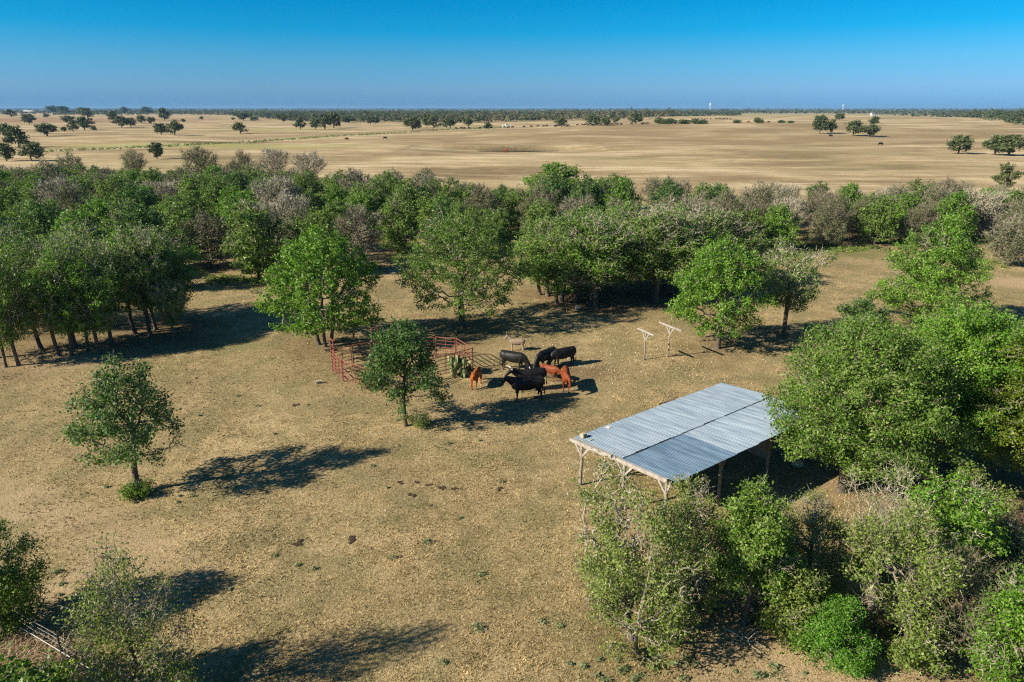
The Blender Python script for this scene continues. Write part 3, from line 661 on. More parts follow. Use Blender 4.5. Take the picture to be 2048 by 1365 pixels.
brush('bright_bush', 'shrub', 'dense bright green rounded bush at the edge of the dirt path', 207, 0.03, dict(patch=0.12, fill=0.15, rl=0.36, shape='dome', lobes=9, pts=875, leaf='bush', leaf_size=0.055, leaves=26000, twigs=0, scatter=0.11), 'shrub')
brush('twig_tree', 'bare_tree', 'leafless pale grey twiggy tree below the big shed oak', 208, 0.08, dict(fill=0, shape='vase', lobes=9, pts=480, trunks=3, spread=0.3, leaves=3500, bare=0.5, leaf='grey_leaf', twigs=2, twig_len=0.6, twig='twig_pale', twig_r=0.008))
brush('bright_oak', 'young_oak_tree', 'young oak with glossy light green leaf clumps and pale bare limbs', 209, 0.20, dict(fill=0.1, twig_r=0.011, shape='dome', lobes=11, pts=812, leaf='oak_bright', leaf_size=0.11, leaves=15000, bare=0.1, twigs=1, twig='twig_pale', low=False, rtrunk=0.12, rl=0.32))
brush('tangle', 'elm_tree', 'straggly half bare elm with arching pale limbs right of the bright green bush', 210, 0.06, dict(fill=0.1, rl=0.3, twig_r=0.009, shape='vase', lobes=12, pts=700, trunks=3, spread=0.4, leaves=17000, bare=0.2, twigs=2, twig_len=0.5, twig='twig'))
brush('bare_tangle', 'bare_tree', 'nearly leafless brown twiggy thicket tree near the lower right corner', 211, 0.06, dict(twig_r=0.008, shape='vase', lobes=12, pts=480, trunks=3, spread=0.3, leaves=5000, bare=0.5, leaf='grey_leaf', twigs=2, twig_len=0.55, twig='twig_brown'))
brush('corner_tree', 'elm_tree', 'bright green elm filling the lower right corner', 212, 0.08, dict(fill=0.2, rl=0.3, twig_r=0.01, twigs=1, shape='round', lobes=16, pts=1250, leaf='oak_bright', leaf_size=0.08, leaves=28000))
brush('grey_corner', 'elm_tree', 'sparse grey green elm at the right edge above the corner elm', 213, 0.08, dict(twig_r=0.011, shape='round', lobes=12, pts=687, leaf='grey_leaf', leaves=14000, bare=0.2, twigs=2, twig='twig_pale'))
brush('red_twigs', 'bare_tree', 'small leafless reddish twigged sapling at the right edge', 214, 0.15, dict(shape='vase', lobes=8, pts=275, leaves=0, twigs=2, twig='twig_red', twig_len=0.35))
brush('low_tangle', 'shrub', 'low straggling yellow green shrub under the bare thicket tree', 215, 0.03, dict(twig_r=0.007, shape='round', lobes=10, pts=475, leaf='elm', leaves=9000, twigs=1, twig='twig_pale'), 'shrub')
brush('under_oak', 'shrub', 'dark green leafy shrub in the shade under the big right hand oaks', 216, 0.05, dict(shape='round', lobes=12, pts=600, leaf='elm', leaves=11000), 'shrub')
brush('back_elm', 'elm_tree', 'slender elm close against the beam at the near end of the shed', 217, 0.12, dict(patch=0.4, shape='vase', lobes=10, pts=525, leaves=4000, bare=0.1, twig='twig_pale'))
brush('sprout', 'shrub', 'dark green shrub at the foot of the leafy young oak', 218, 0.05, dict(shape='round', lobes=10, pts=525, leaves=11000, leaf='elm'), 'shrub')
brush('edge_tree', 'elm_tree', 'dark green leafy elm at the lower left edge by the wire fence', 221, 0.08, dict(fill=0.3, rl=0.24, shape='round', lobes=24, pts=1125, leaf='oak', leaf_size=0.08, leaves=26000), src=LEFT)
brush('sparse_tree', 'elm_tree', 'thin elm with see through top and dense foot over the wire fence', 222, 0.06, dict(patch=0.35, fill=0.35, shape='cone', lobes=28, pts=1437, leaves=16000, leaf_size=0.07, bare_top=0.7, twigs=2, twig='twig', rl=0.2, scatter=0.2), src=LEFT)
for i, k in enumerate(('off_tree', 'off_tree_b', 'off_tree_c')):
    brush(k, 'elm_tree', ('green elm below the lower left edge casting the long shadow', 'second green elm below the lower left edge', 'green elm beyond the left edge by the wire fence')[i], 223 + i, 0.2, dict(shape='round', lobes=12, pts=625, leaf='oak', leaf_size=0.13, leaves=12000, twigs=1), src=LEFT)

# sprouts at the feet of the two lone oaks
sx_, sy_ = KEY['lone_left'][:2]
SPR = dict(ELM, shape='round', lobes=8, pts=250, leaf='bush', leaf_size=0.09, leaves=3500, twigs=1, twig_len=0.25, scatter=0.13, rtrunk=0.03)
place(tree_meshes('foot_sprouts', 301, 0.8, 0.8, 0.03, **dict(SPR, leaf='oak', leaf_size=0.075, rl=0.3, patch=0.3)), None, 'shrub', 'bright green leafy sprouts round the foot of the lone left oak', 'shrub', sx_ + 0.15, sy_ - 0.25)
cx_, cy_ = KEY['lone_centre'][:2]
place(tree_meshes('foot_weeds', 302, 1.15, 0.8, 0.03, **dict(SPR, leaf='elm', leaf_size=0.075, leaves=2200)), None, 'shrub', 'grey green weedy sprouts right of the foot of the small round oak', 'shrub', cx_ + 0.65, cy_ - 0.05)
wx_, wy_ = at(1730, 690)

# grove oaks: five shapes shared
GP = []
for i, (sh, lf, bt, tw) in enumerate((('round', 'oak', 0.2, 'twig'), ('round', 'oak_bright', 0.15, 'twig'), ('vase', 'oak', 0.6, 'twig_pale'), ('dome', 'oak', 0.2, 'twig'), ('round', 'oak', 0.6, 'twig_pale'), ('dome', 'oak_bright', 0.1, 'twig'))):
    GP.append(tree_meshes('grove_oak', 400 + i, 9.0, 2.9, 2.3, **dict(OAK, fill=0.25, shape=sh, lobes=15, pts=900, leaf=lf, rtrunk=0.16, leaves=9000, leaf_size=0.16, scatter=0.2, bare_top=bt, twigs=2 if bt > 0.3 else 1,  twig=tw, twig_len=0.55, lean=(0.1, 0.05), patch=0.25, rl=0.36)))
rg = random.Random(4)
ORD = 'first second third fourth fifth sixth seventh eighth ninth tenth eleventh twelfth thirteenth fourteenth fifteenth sixteenth seventeenth eighteenth nineteenth twentieth'.split() + ['twenty ' + w for w in 'first second third fourth fifth sixth seventh eighth ninth'.split()] + ['thirtieth'] + ['thirty ' + w for w in 'first second third fourth fifth sixth seventh eighth ninth'.split()] + ['fortieth'] + ['forty ' + w for w in 'first second third fourth fifth sixth seventh eighth ninth'.split()]
def u_pix(x, y): return 1024 + FPX * x / (y * math.cos(PITCH) + CAM_H * math.sin(PITCH))
for tbl, where, grp in ((GROVE, 'the left shady grove', 'oaks of the left grove'), (CENTRE_GROVE, 'the centre clump', 'oaks of the centre clump')):
    order = sorted(range(len(tbl)), key=lambda i: tbl[i][0])
    for rank, i in enumerate(order):
        u, v, tv, w = tbl[i]; x, y, z, h, wm = spot(u, v, tv, w)
        k = rg.randrange(6) if tbl is GROVE else rg.choice([0, 2, 3, 5, 5, 4]); s = wm * (1.02 if tbl is GROVE else 1.12) / 5.8
        rowof = lambda vv: 'front row' if vv > (690 if tbl is GROVE else 600) else ('back row' if vv < (663 if tbl is GROVE else 580) else 'middle row')
        row = rowof(v); same = sorted((j for j in order if rowof(tbl[j][1]) == row), key=lambda j: tbl[j][0]); nth = ORD[same.index(i)]
        kind = ('green', 'rounded green', 'pale twigged', 'broad green', 'pale topped', 'bright green')[k]
        place(GP[k], None, 'oak_tree', f'{kind} oak, {nth} trunk from left in the {row} of {where}', 'tree', x, y, s, h / 9.0, rg.uniform(0, 6.28), grp)

# the creek wood
WP = {'green': [], 'grey': [], 'bare': []}
MID = dict(low=True, twig_r=0.02, rl=0.36)
for i, lf in enumerate(('oak', 'oak_dark', 'oak', 'oak_bright', 'oak')):
    WP['green'].append(tree_meshes('wood_oak', 500 + i, 8.0, 3.0, 0.8, **dict(MID, shape=('round', 'dome', 'vase', 'round', 'dome')[i], lobes=13, pts=700, leaf=lf, rtrunk=0.15, leaves=8500, leaf_size=0.23, scatter=0.2, fill=0.3, twigs=1, twig_len=0.5, bare_top=(0.2, 0.1, 0.6, 0.2, 0.3)[i])))
for i in range(4):
    WP['grey'].append(tree_meshes('wood_elm', 520 + i, 7.0, 2.8, 0.5, **dict(MID, shape=('vase', 'round', 'vase', 'dome')[i], lobes=13, pts=650, leaf='grey_leaf', rtrunk=0.13, leaves=5000, leaf_size=0.17, scatter=0.28, fill=0.4, twigs=3, twig_len=0.65, twig=('twig', 'twig_brown', 'twig', 'twig_brown')[i], bare=0.1, bare_top=0.5)))
for i in range(3):
    WP['bare'].append(tree_meshes('wood_bare', 540 + i, 7.0, 2.8, 1.0, **dict(MID, shape='vase', lobes=12, pts=650, leaf='grey_leaf', rtrunk=0.14, leaves=1200, bare=0.7, leaf_size=0.18, twigs=4, twig_len=0.75, twig=('twig_pale', 'twig', 'twig_brown')[i], twig_r=0.024)))
PLACES = [(-1e9, -34, 'behind the left grove'), (-34, -12, 'right of the left grove'), (-12, 8, 'behind the wide oak'), (8, 30, 'behind the clump of oaks'), (30, 1e9, 'beyond the right clearing')]
DESC = {'green': ('oak_tree', 'green oak', 'green oaks'), 'grey': ('elm_tree', 'grey elm', 'grey elms'), 'bare': ('bare_tree', 'leafless tree', 'leafless trees')}
rw = random.Random(8)
PLAN = []
for x, y, b in WOOD:
    pr = (0.74, 0.18) if x < 8 else ((0.68, 0.22) if x < 30 else (0.40, 0.45))
    if b > 0.7: pr = (pr[0] * (0.75 if x < 8 else 0.5), pr[1] + 0.12)
    q = rw.random(); kind = 'green' if q < pr[0] else ('grey' if q < pr[0] + pr[1] else 'bare')
    side = next(t for lo, hi, t in PLACES if lo <= x < hi); depth = 'near edge' if b < 0.25 else ('middle' if b < 0.7 else 'far edge')
    h = rw.uniform(6.0, 8.6) * (1.0 if x < 30 else 0.83) * (0.86 if b > 0.7 else 1.0); s = rw.uniform(0.85, 1.25) * (1.0 if x < 30 else 0.9)
    if -10 < x < 6: h *= 0.85
    PLAN.append((u_pix(x, y), x, y, kind, side, depth, h, s))
PLAN.sort(); seen_n = {}
for u_, x, y, kind, side, depth, h, s in PLAN:
    name, d, many = DESC[kind]; pro = rw.choice(WP[kind]); base = 8.0 if kind == 'green' else 7.0; key = (kind, side, depth); n_ = seen_n[key] = seen_n.get(key, -1) + 1
    place(pro, None, name, f'{ORD[n_]} {d} from left, {depth} of the creek wood {side}', 'tree', x, y, s, h / base, rw.uniform(0, 6.28), f'{many} of the creek wood {side}, {depth}')
# a vine draped dead snag and single trees at the wood's far side
def single(u, v, tv, w, parts, H, W_, name, label, rz=0.0):
    x, y, z, h, wm = spot(u, v, tv, w); place(parts, None, name, label, 'tree', x, y, wm / W_, h / H, rz)
single(2005, 398, 322, 70, tree_meshes('snag', 560, 7.0, 3.0, 2.2, **dict(MID, shape='vase', lobes=5, pts=250, leaf='grey_leaf', rtrunk=0.2, leaves=6000, bare=0.3, leaf_size=0.2, scatter=0.16, twigs=3, twig_len=0.35, twig='twig_brown', low=False)), 7.0, 6.0, 'vine_draped_tree', 'dark dead tree draped in hanging vines on the skyline of the right wood')
single(1432, 450, 376, 60, WP['bare'][0], 7.0, 5.6, 'bare_tree', 'pale bare forked tree above the right oak of the T posts', 1.0)
single(2016, 532, 430, 110, WP['grey'][2], 7.0, 5.6, 'elm_tree', 'sparse grey tree with whitish trunk beside the wire fence at the right edge', 2.0)
single(530, 545, 470, 90, WP['grey'][1], 7.0, 5.6, 'elm_tree', 'low olive green tree at the left shoulder of the three trunked oak', 0.4)
single(565, 475, 345, 110, WP['bare'][0], 7.0, 5.6, 'bare_tree', 'tall whitish leafless tree standing out of the wood above the three trunked oak', 0.7)
for u, v, tv, w, k, lab in ((272, 352, 300, 55, 'grey', 'grey green dome shaped tree behind the wood, left of the bare tall ones'), (405, 372, 292, 85, 'grey', 'leaning grey green tree with a bare crooked limb behind the wood'), (555, 372, 292, 72, 'bare', 'brown leafless tall tree behind the wood, left of its bare neighbour'),
                            (618, 378, 300, 80, 'bare', 'brown leafless spreading tree behind the wood, right of its tall bare neighbour'), (490, 375, 300, 48, 'grey', 'narrow grey green tree behind the wood between two bare ones'), (150, 372, 305, 60, 'grey', 'olive rounded tree behind the wood near the left pasture oaks'), (1110, 425, 325, 130, 'green', 'rounded dark green oak topping the wood behind the centre clump')):
    single(u, v, tv, w, rw.choice(WP[k]), 8.0 if k == 'green' else 7.0, 5.8, DESC[k][0], lab, rw.uniform(0, 6))

# scattered oaks of the far pastures
FP = []
for i in range(6):
    FP.append(tree_meshes('pasture_oak', 600 + i, 9.0, 4.2, 2.0, **dict(shape=('dome', 'round', 'dome', 'round', 'cone', 'dome')[i], lobes=11, pts=300, leaf='far_leaf', rtrunk=0.28, leaves=1500, leaf_size=0.75, scatter=0.5, twigs=0, twig_r=0.03, twig='bark', rl=0.36)))
SHAPE = ('broad', 'round', 'spreading', 'rounded', 'pointed', 'domed')
ZONE = lambda u: 'far left pasture' if u < 180 else 'pasture above its eroded bank' if u < 400 else 'green middle pasture' if u < 700 else 'pasture left of the herd' if u < 1000 else 'ridge behind the herd' if u < 1400 else 'right hillside pasture'
for n_, (u, v, tv, w) in enumerate(PASTURE):
    x, y, z, h, wm = spot(u, v, tv, w); k = n_ % 6
    size = 'large' if w >= 32 else ('small' if w < 17 else 'middling')
    zone = ZONE(u); mates = sorted(t[0] for t in PASTURE if ZONE(t[0]) == zone)
    place(FP[k], None, 'oak_tree', f'{size} {SHAPE[k]} oak, {ORD[mates.index(u)]} tree from left in the {zone}', 'tree', x, y, wm / 8.4 * 1.08, h / 9.0, n_ * 1.7, 'scattered oaks of the far pastures')
TP = []
for i in range(3):
    TP.append(tree_meshes('pasture_thicket', 620 + i, 4.0, 4.5, 0.2, **dict(shape='round', lobes=10, pts=275, leaf='far_leaf', rtrunk=0.12, leaves=1500, leaf_size=0.7, scatter=0.5, twigs=0, twig_r=0.03, twig='bark', low=True)))
for n_, (u, v, tv, w, lab) in enumerate(((1320, 248.5, 236, 26, 'dark green thicket left of its larger twin on the far ridge'), (1342, 248.5, 238, 28, 'dark green thicket in the middle of the ridge thickets'), (1368, 248.5, 239, 26, 'dark thicket right of the middle one on the far ridge'), (1392, 248.5, 238, 22, 'small dark thicket at the left of the cattle line'), (1408, 248.5, 240, 16, 'smallest dark thicket at the right end of the ridge row'),
                                       (1473, 247, 240, 17, 'grey green thorn bush left of a lone cow on the knoll'), (1516, 246.5, 236, 20, 'tall grey green thorn bush in the middle of the knoll'), (1563, 246.5, 241, 15, 'low thorn bush on the right of the knoll'), (1581, 246.5, 242, 13, 'lowest thorn bush at the right end of the knoll'))):
    x, y, z, h, wm = spot(u, v, tv, w); place(TP[n_ % 3], None, 'thicket', lab, 'shrub', x, y, wm / 9.0 * 1.1, h / 4.0, n_ * 2.1, 'thickets on the far ridge')
# ------------------------------------------------------------------ open pole shed with a corrugated roof
A_ = np.array([*at(1148, 880, 2.25), 2.25]); D_ = np.array([*at(1443, 770, 2.25), 2.25]); B_ = np.array([*at(1355, 966, 2.75), 2.75])
U_ = D_ - A_; V_ = B_ - A_; LU, LV = np.linalg.norm(U_[:2]), np.linalg.norm(V_[:2])
V_[:2] -= U_[:2] / LU * (np.dot(U_[:2], V_[:2]) / LU) * 0.85
LU_, LV_ = np.linalg.norm(U_), np.linalg.norm(V_); uh, vh = U_ / LU_, V_ / LV_; nh = np.cross(vh, uh); nh = nh / np.linalg.norm(nh); nh = nh if nh[2] > 0 else -nh
def roofp(s, t, h=0.0): return A_ + uh * s + vh * t + nh * h      # s along the long eave, t up the slope
gz0 = float(terr(A_[0], A_[1]))
shed = thing('pole_shed', 'open pole shed with a low grey corrugated metal roof at the right of the paddock', 'shed', (float(A_[0]), float(A_[1]), gz0))
S0 = np.array([A_[0], A_[1], gz0])
def metal(name, col, col2, rough):
    m, nt, out = new_mat(name); p = N(nt, 'ShaderNodeBsdfPrincipled'); tc = nt.nodes.new('ShaderNodeTexCoord'); oi = nt.nodes.new('ShaderNodeObjectInfo')
    mp = N(nt, 'ShaderNodeMapping'); mp.inputs['Scale'].default_value = (0.30, 4.0, 1); nt.links.new(tc.outputs['Object'], mp.inputs['Vector'])
    add = nt.nodes.new('ShaderNodeVectorMath'); nt.links.new(mp.outputs[0], add.inputs[0]); cv = nt.nodes.new('ShaderNodeCombineXYZ'); nt.links.new(math_n(nt, 'MULTIPLY', oi.outputs['Random'], 37.0), cv.inputs[0]); nt.links.new(cv.outputs[0], add.inputs[1])
    n1 = noise(nt, add.outputs[0], 1.6, 4, 0.65); c = mix(nt, maprange(nt, n1, 0.38, 0.66), col, col2)
    c = mix(nt, maprange(nt, noise(nt, tc.outputs['Object'], 14.0, 3, 0.6), 0.64, 0.72, 0, 0.45), c, (0.30, 0.28, 0.25))
    c = mix(nt, 1.0, c, ramp(nt, oi.outputs['Random'], [(0, (0.95,) * 3), (1, (1.05,) * 3)]), 'MULTIPLY')
    nt.links.new(c, p.inputs['Base Color']); p.inputs['Metallic'].default_value = 0.55
    nt.links.new(maprange(nt, n1, 0.3, 0.7, rough - 0.08, rough + 0.12), p.inputs['Roughness']); nt.links.new(p.outputs[0], out.inputs['Surface']); return m
M['tin'] = metal('galvanised_tin', (0.215, 0.28, 0.345), (0.285, 0.34, 0.395), 0.40)
M['tin_tilt_shade'] = metal('tilt_shaded_tin', (0.095, 0.155, 0.225), (0.125, 0.19, 0.26), 0.38)  # shading of slightly differently tilted sheets, painted into their colour
NS = 14; SW = (LU_ - 0.02) / NS
def sheet_mesh(name, width, length, mat, seed):
    r = random.Random(seed); nr_ = 8; k = nr_ * 4 + 1; vs = []; prof = (0, 1, 1, 0)
    ph = [r.uniform(0, 6) for _ in range(4)]
    for j in range(4):
        y = length * j / 3
        for i in range(k):
            x = width * 1.06 * i / (k - 1)
            z = 0.026 * prof[i % 4] + 0.006 * math.sin(x * 5 + ph[j]) + 0.006 * math.sin(ph[0] + j)
            vs.append((y, x, z))
    fs = [(j * k + i, j * k + i + 1, (j + 1) * k + i + 1, (j + 1) * k + i) for j in range(3) for i in range(k - 1)]
    me = bpy.data.meshes.new(name); me.from_pydata(vs, [], fs); me.materials.append(mat); me.update(); return me
rot = Matrix((tuple(vh), tuple(uh), tuple(nh))).transposed().to_euler()
half = LV_ * 0.5
shm = {(m, q): sheet_mesh('roof_sheet', SW, half * 1.03, M[m], q) for m in ('tin', 'tin_tilt_shade') for q in (1, 2)}
rs = random.Random(3)
for row in (0, 1):
    for i in range(NS):
        dark = row == 1 and i < 5; me = shm[('tin_tilt_shade' if dark else 'tin', 1 + (i % 2))]
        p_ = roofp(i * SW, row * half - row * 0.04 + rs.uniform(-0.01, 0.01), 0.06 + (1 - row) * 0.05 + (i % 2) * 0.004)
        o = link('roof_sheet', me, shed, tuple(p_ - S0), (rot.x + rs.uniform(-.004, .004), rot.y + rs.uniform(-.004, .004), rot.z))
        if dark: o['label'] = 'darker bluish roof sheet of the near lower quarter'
def wpart(name, mb, mat, parent, smooth=False): return link(name, mb.mesh(name, M[mat], smooth), parent)
def L(p): return tuple(np.asarray(p) - S0)
M['pale_wood'] = simple_mat('sun_bleached_wood', (0.40, 0.36, 0.32), 0.9, var=(0.22, 0.19, 0.165), scale=5, bump=0.4)
# beams along both short ends and the long eaves, then purlins
for s in (0.02, LU_ * 0.34, LU_ * 0.67, LU_ - 0.1): wpart('rafter', MB().bar(L(roofp(s, -0.12, -0.06)), L(roofp(s, LV_ - 0.45, -0.06)), 0.14, 0.16), 'pale_wood' if s < 1 else 'post', shed)
for t in (0.35, LV_ * 0.34, LV_ * 0.66, LV_ - 0.3): wpart('purlin', MB().bar(L(roofp(0.15, t, 0.026)), L(roofp(LU_ - 0.15, t, 0.026)), 0.09, 0.045), 'post', shed)
wpart('bleached_beam', MB().bar(L(roofp(-0.12, -0.15, 0.03)), L(roofp(-0.10, LV_ * 0.42, 0.03)), 0.09, 0.12), 'pale_wood', shed)
rp_ = random.Random(9)
for s in (0.10, LU_ * 0.34, LU_ * 0.67, LU_ - 0.1):
    for t in (0.45, LV_ * 0.52, LV_ - 0.55):
        top = roofp(s, t, -0.14); g = float(terr(top[0], top[1])); pts = []
        for q in np.linspace(0, 1, 6): pts.append((top[0] - S0[0] + rp_.uniform(-.02, .02), top[1] - S0[1] + rp_.uniform(-.02, .02), (g - 0.15) * (1 - q) + (top[2]) * q - S0[2]))
        wpart('post', MB().tube(pts, [rp_.uniform(0.068, 0.085) for _ in pts], 8), 'post', shed, True)
        if s < 1 or t > LV_ * 0.8:
            for e in (-1, 1):
                a = np.array(top); a[2] -= 0.62
                wpart('brace', MB().bar(L(a), L(roofp(s, np.clip(t + e * 0.55, -0.1, LV_ - 0.35), -0.10)), 0.05, 0.09), 'pale_wood' if s < 1 else 'post', shed)
M['grey_board'] = simple_mat('grey_green_sheet', (0.26, 0.29, 0.27), 0.6, 0.2, (0.18, 0.20, 0.185), 1.5)
a_ = roofp(LU_ * 0.67 + 0.12, LV_ * 0.50, -0.2); b_ = roofp(LU_ * 0.67 + 0.12, LV_ - 0.62, -0.2)
c_ = (a_ + b_) / 2; ang = math.atan2(b_[1] - a_[1], b_[0] - a_[0])
wpart('hanging_sheet', MB().box((c_[0] - S0[0], c_[1] - S0[1], 1.72 - S0[2]), (np.linalg.norm((b_ - a_)[:2]), 0.03, 1.35), ang), 'grey_board', shed)
back = MB(); a_ = roofp(LU_ * 0.67, 0.4, -0.2); b_ = roofp(LU_ - 0.1, 0.4, -0.2); c_ = (a_ + b_) / 2; ang = math.atan2(b_[1] - a_[1], b_[0] - a_[0])
for k in range(3): wpart('side_board', MB().box((c_[0] - S0[0], c_[1] - S0[1], 0.6 + k * 0.45 - S0[2]), (np.linalg.norm((b_ - a_)[:2]), 0.03, 0.30), ang), 'post', shed)
# things lying on the roof
M['block'] = simple_mat('weathered_block', (0.42, 0.37, 0.26), 0.9, var=(0.29, 0.25, 0.17), scale=9, bump=0.3)
M['pale_stone'] = simple_mat('pale_stone', (0.60, 0.55, 0.47), 0.9, var=(0.42, 0.37, 0.30), scale=9, bump=0.3)
def on_roof(u, v):
    d = ray(u, v); o = np.array([0, 0, CAM_H]); t = np.dot(A_ + nh * 0.085 - o, nh) / np.dot(d, nh); return o + d * t
def bevel_box(name, size, mat, seed=0, bev=0.03, jit=0.0):
    bm = bmesh.new(); bmesh.ops.create_cube(bm, size=1.0); r = random.Random(seed)
    for v in bm.verts: v.co = Vector((v.co.x * size[0], v.co.y * size[1], v.co.z * size[2] + size[2] / 2)) + Vector([r.uniform(-jit, jit) for _ in range(3)])
    bmesh.ops.bevel(bm, geom=bm.edges[:], offset=bev, segments=1, affect='EDGES'); me = bpy.data.meshes.new(name); bm.to_mesh(me); bm.free(); me.materials.append(M[mat]); return me
zr = math.atan2(vh[1], vh[0])
def tilted(o): o.rotation_euler = rot; return o
p_ = on_roof(1167, 877); tag(tilted(link('concrete_block', bevel_box('concrete_block', (0.24, 0.24, 0.25), 'block', 1, 0.015, 0.01), None, tuple(p_))), 'square tan block standing on the near corner of the metal roof', 'block')
p_ = on_roof(1171, 880); tag(tilted(link('flat_stone', bevel_box('flat_stone', (0.30, 0.16, 0.04), 'block', 2, 0.012, 0.015), None, tuple(p_))), 'flat tan slab lying beside the square block on the roof corner', 'slab')
p_ = on_roof(1217, 857); tag(tilted(link('pale_brick', bevel_box('pale_brick', (0.28, 0.22, 0.07), 'pale_stone', 3, 0.012, 0.02), None, tuple(p_))), 'pale flat stone on the far eave of the metal roof, right of the block', 'stone')
p_ = on_roof(1175, 886); q_ = on_roof(1172, 884); tag(link('stick', MB().bar((0, 0, 0), tuple(uh * 0.30 + vh * 0.02 + nh * 0.10), 0.04, 0.035).mesh('stick', M['pale_wood']), None, tuple(p_)), 'short pale stick sticking up from the roof corner', 'stick')
x, y = at(1595, 932); 
def rock_mesh(name, r, mat, seed, sq=0.7, sub=2):
    bm = bmesh.new(); bmesh.ops.create_icosphere(bm, subdivisions=sub, radius=r); rr = random.Random(seed); ph = [rr.uniform(0, 6) for _ in range(6)]
    for v in bm.verts:
        k = 1 + 0.16 * math.sin(v.co.x / r * 2.3 + ph[0]) + 0.14 * math.sin(v.co.y / r * 2.9 + ph[1]) + 0.10 * math.sin(v.co.z / r * 4 + ph[2]); v.co = Vector((v.co.x * k, v.co.y * k * 0.85, v.co.z * k * sq))
    me = bpy.data.meshes.new(name); bm.to_mesh(me); bm.free(); me.materials.append(M[mat]); return me
tag(link('rock', rock_mesh('rock', 0.30, 'pale_stone', 4), None, (x, y, float(terr(x, y)) + 0.10)), 'pale lump of rock in the shade under the far end of the shed', 'rock')
x, y = at(1155, 619); tag(link('salt_block', bevel_box('salt_block', (0.34, 0.34, 0.38), 'pale_stone', 5, 0.06, 0.02), None, (x, y, float(terr(x, y)))), 'pale lick block in the shade at the foot of the centre clump', 'block')
cb = MB(); 
for dx in (-0.19, 0.0, 0.19): cb.box((dx, 0, 0.10), (0.035, 0.19, 0.20))
cb.box((0, 0.0785, 0.10), (0.345, 0.033, 0.20)).box((0, -0.0785, 0.10), (0.345, 0.033, 0.20))
M['cinder'] = simple_mat('cinder_block', (0.45, 0.42, 0.36), 0.95, var=(0.33, 0.30, 0.25), scale=12)
x, y = at(638, 766); o = tag(link('cinder_block', cb.mesh('cinder_block', M['cinder']), None, (x, y, float(terr(x, y)) + 0.10), (math.pi / 2, 0, 0.4), (0.95, 0.95, 0.95)), 'grey hollow block lying in the grass left of the red pen', 'block')
# dead wood
def dead(id_, name, label, u, v, L_, seed, rz, twig, up=0.25, pts=90):
    rng = np.random.default_rng(seed); c = np.stack([rng.uniform(L_ * 0.3, L_, pts), rng.normal(0, L_ * 0.2, pts), np.abs(rng.normal(up * 0.6, up, pts))], 1)
    st = np.stack([np.linspace(0, L_ * 0.5, 8), 0.05 * np.sin(np.linspace(0, 4, 8)), np.full(8, 0.10)], 1); pos, par = grow(c, [st], 0.12, 0.16, rng)
    r, _ = radii(pos, par, 0.010, 2.2, 0.075); ch = np.where(par >= 0)[0]; vv, ff = prisms(pos[par[ch]], pos[ch], np.minimum(r[par[ch]], r[ch] * 1.3), r[ch], 5)
    x, y = at(u, v); tag(link(name, np_mesh(name, vv, ff, M[twig]), None, (x, y, float(terr(x, y))), (0, 0, rz)), label, 'branch')
dead('a', 'dead_branch', 'bleached fallen branch on the bare soil below the leafy young oak', 1447, 1262, 1.5, 71, -0.75, 'twig_pale')
dead('b', 'dead_branch', 'dark fallen bough lying by the far eave of the metal roof', 1318, 812, 1.5, 72, 0.5, 'bark', 0.3)
dead('c', 'dead_branch', 'pale fallen limb in the shade under the oak by the T posts', 1452, 674, 1.4, 73, 0.2, 'twig_pale', 0.3)

# ------------------------------------------------------------------ two T shaped posts
def tpost(u, v, H, label, wob):
    x, y = at(u, v); z = float(terr(x, y)); t = thing('timber_post', label, 'post', (x, y, z), 0.0, 'T shaped timber posts')
    d = np.array([*at(1304, 673, 2.05)]) - np.array([*at(1272, 660, 2.05)]); d = d / np.linalg.norm(d); Lc = 1.15 if wob else 0.86
    wpart('post', MB().tube([(0, 0, -0.2), (0.01, 0, 0.6), (-0.01 * wob, 0.01, 1.3), (0, 0, H - 0.02)], [0.06, 0.056, 0.05, 0.055], 8), 'post', t, True)
    wpart('crossbeam', MB().bar((-d[0] * Lc, -d[1] * Lc, H + 0.07), (d[0] * Lc, d[1] * Lc, H + 0.03), 0.10, 0.10), 'pale_wood', t)
    for e in (-1, 1): wpart('brace', MB().bar((e * d[0] * 0.03, e * d[1] * 0.03, H - 0.55), (e * d[0] * 0.36, e * d[1] * 0.36, H + 0.0), 0.04, 0.07), 'pale_wood', t)
tpost(1288, 720, 2.05, 'left and shorter of the two T shaped weathered posts with white crossbeams', 0)
tpost(1336, 714, 2.25, 'right and taller of the two T shaped weathered posts with white crossbeams', 1)

# ------------------------------------------------------------------ round pen of red pipe panels
M['red_pipe'] = simple_mat('rusty_red_pipe', (0.27, 0.075, 0.052), 0.75, var=(0.17, 0.045, 0.034), scale=3)
PH = 1.5
def pipe_panel(P, Q, label, rails=6, uprights=1, tall=None):
    P = np.array(P); Q = np.array(Q); d = Q - P; Lp = np.linalg.norm(d); ang = math.atan2(d[1], d[0]); z = float(terr(P[0], P[1]))
    t = thing('pen_panel', label, 'fence panel', (P[0], P[1], z), ang, 'red pipe panels of the pen')
    for k in range(rails):
        h = 0.22 + (PH - 0.22) * k / (rails - 1); r = 0.023 if k < rails - 1 else 0.027
        wpart('rail', MB().tube([(0.06, 0, h), (Lp - 0.06, 0, h)], r, 6), 'red_pipe', t)
    for q in (0.06, Lp - 0.06): wpart('end_post', MB().tube([(q, 0, -0.05), (q, 0, PH + 0.01)], 0.034, 6), 'red_pipe', t)
    for k in range(uprights): wpart('upright', MB().tube([(Lp * (k + 1) / (uprights + 1), 0, 0.22), (Lp * (k + 1) / (uprights + 1), 0, PH)], 0.026, 6), 'red_pipe', t)
    return t
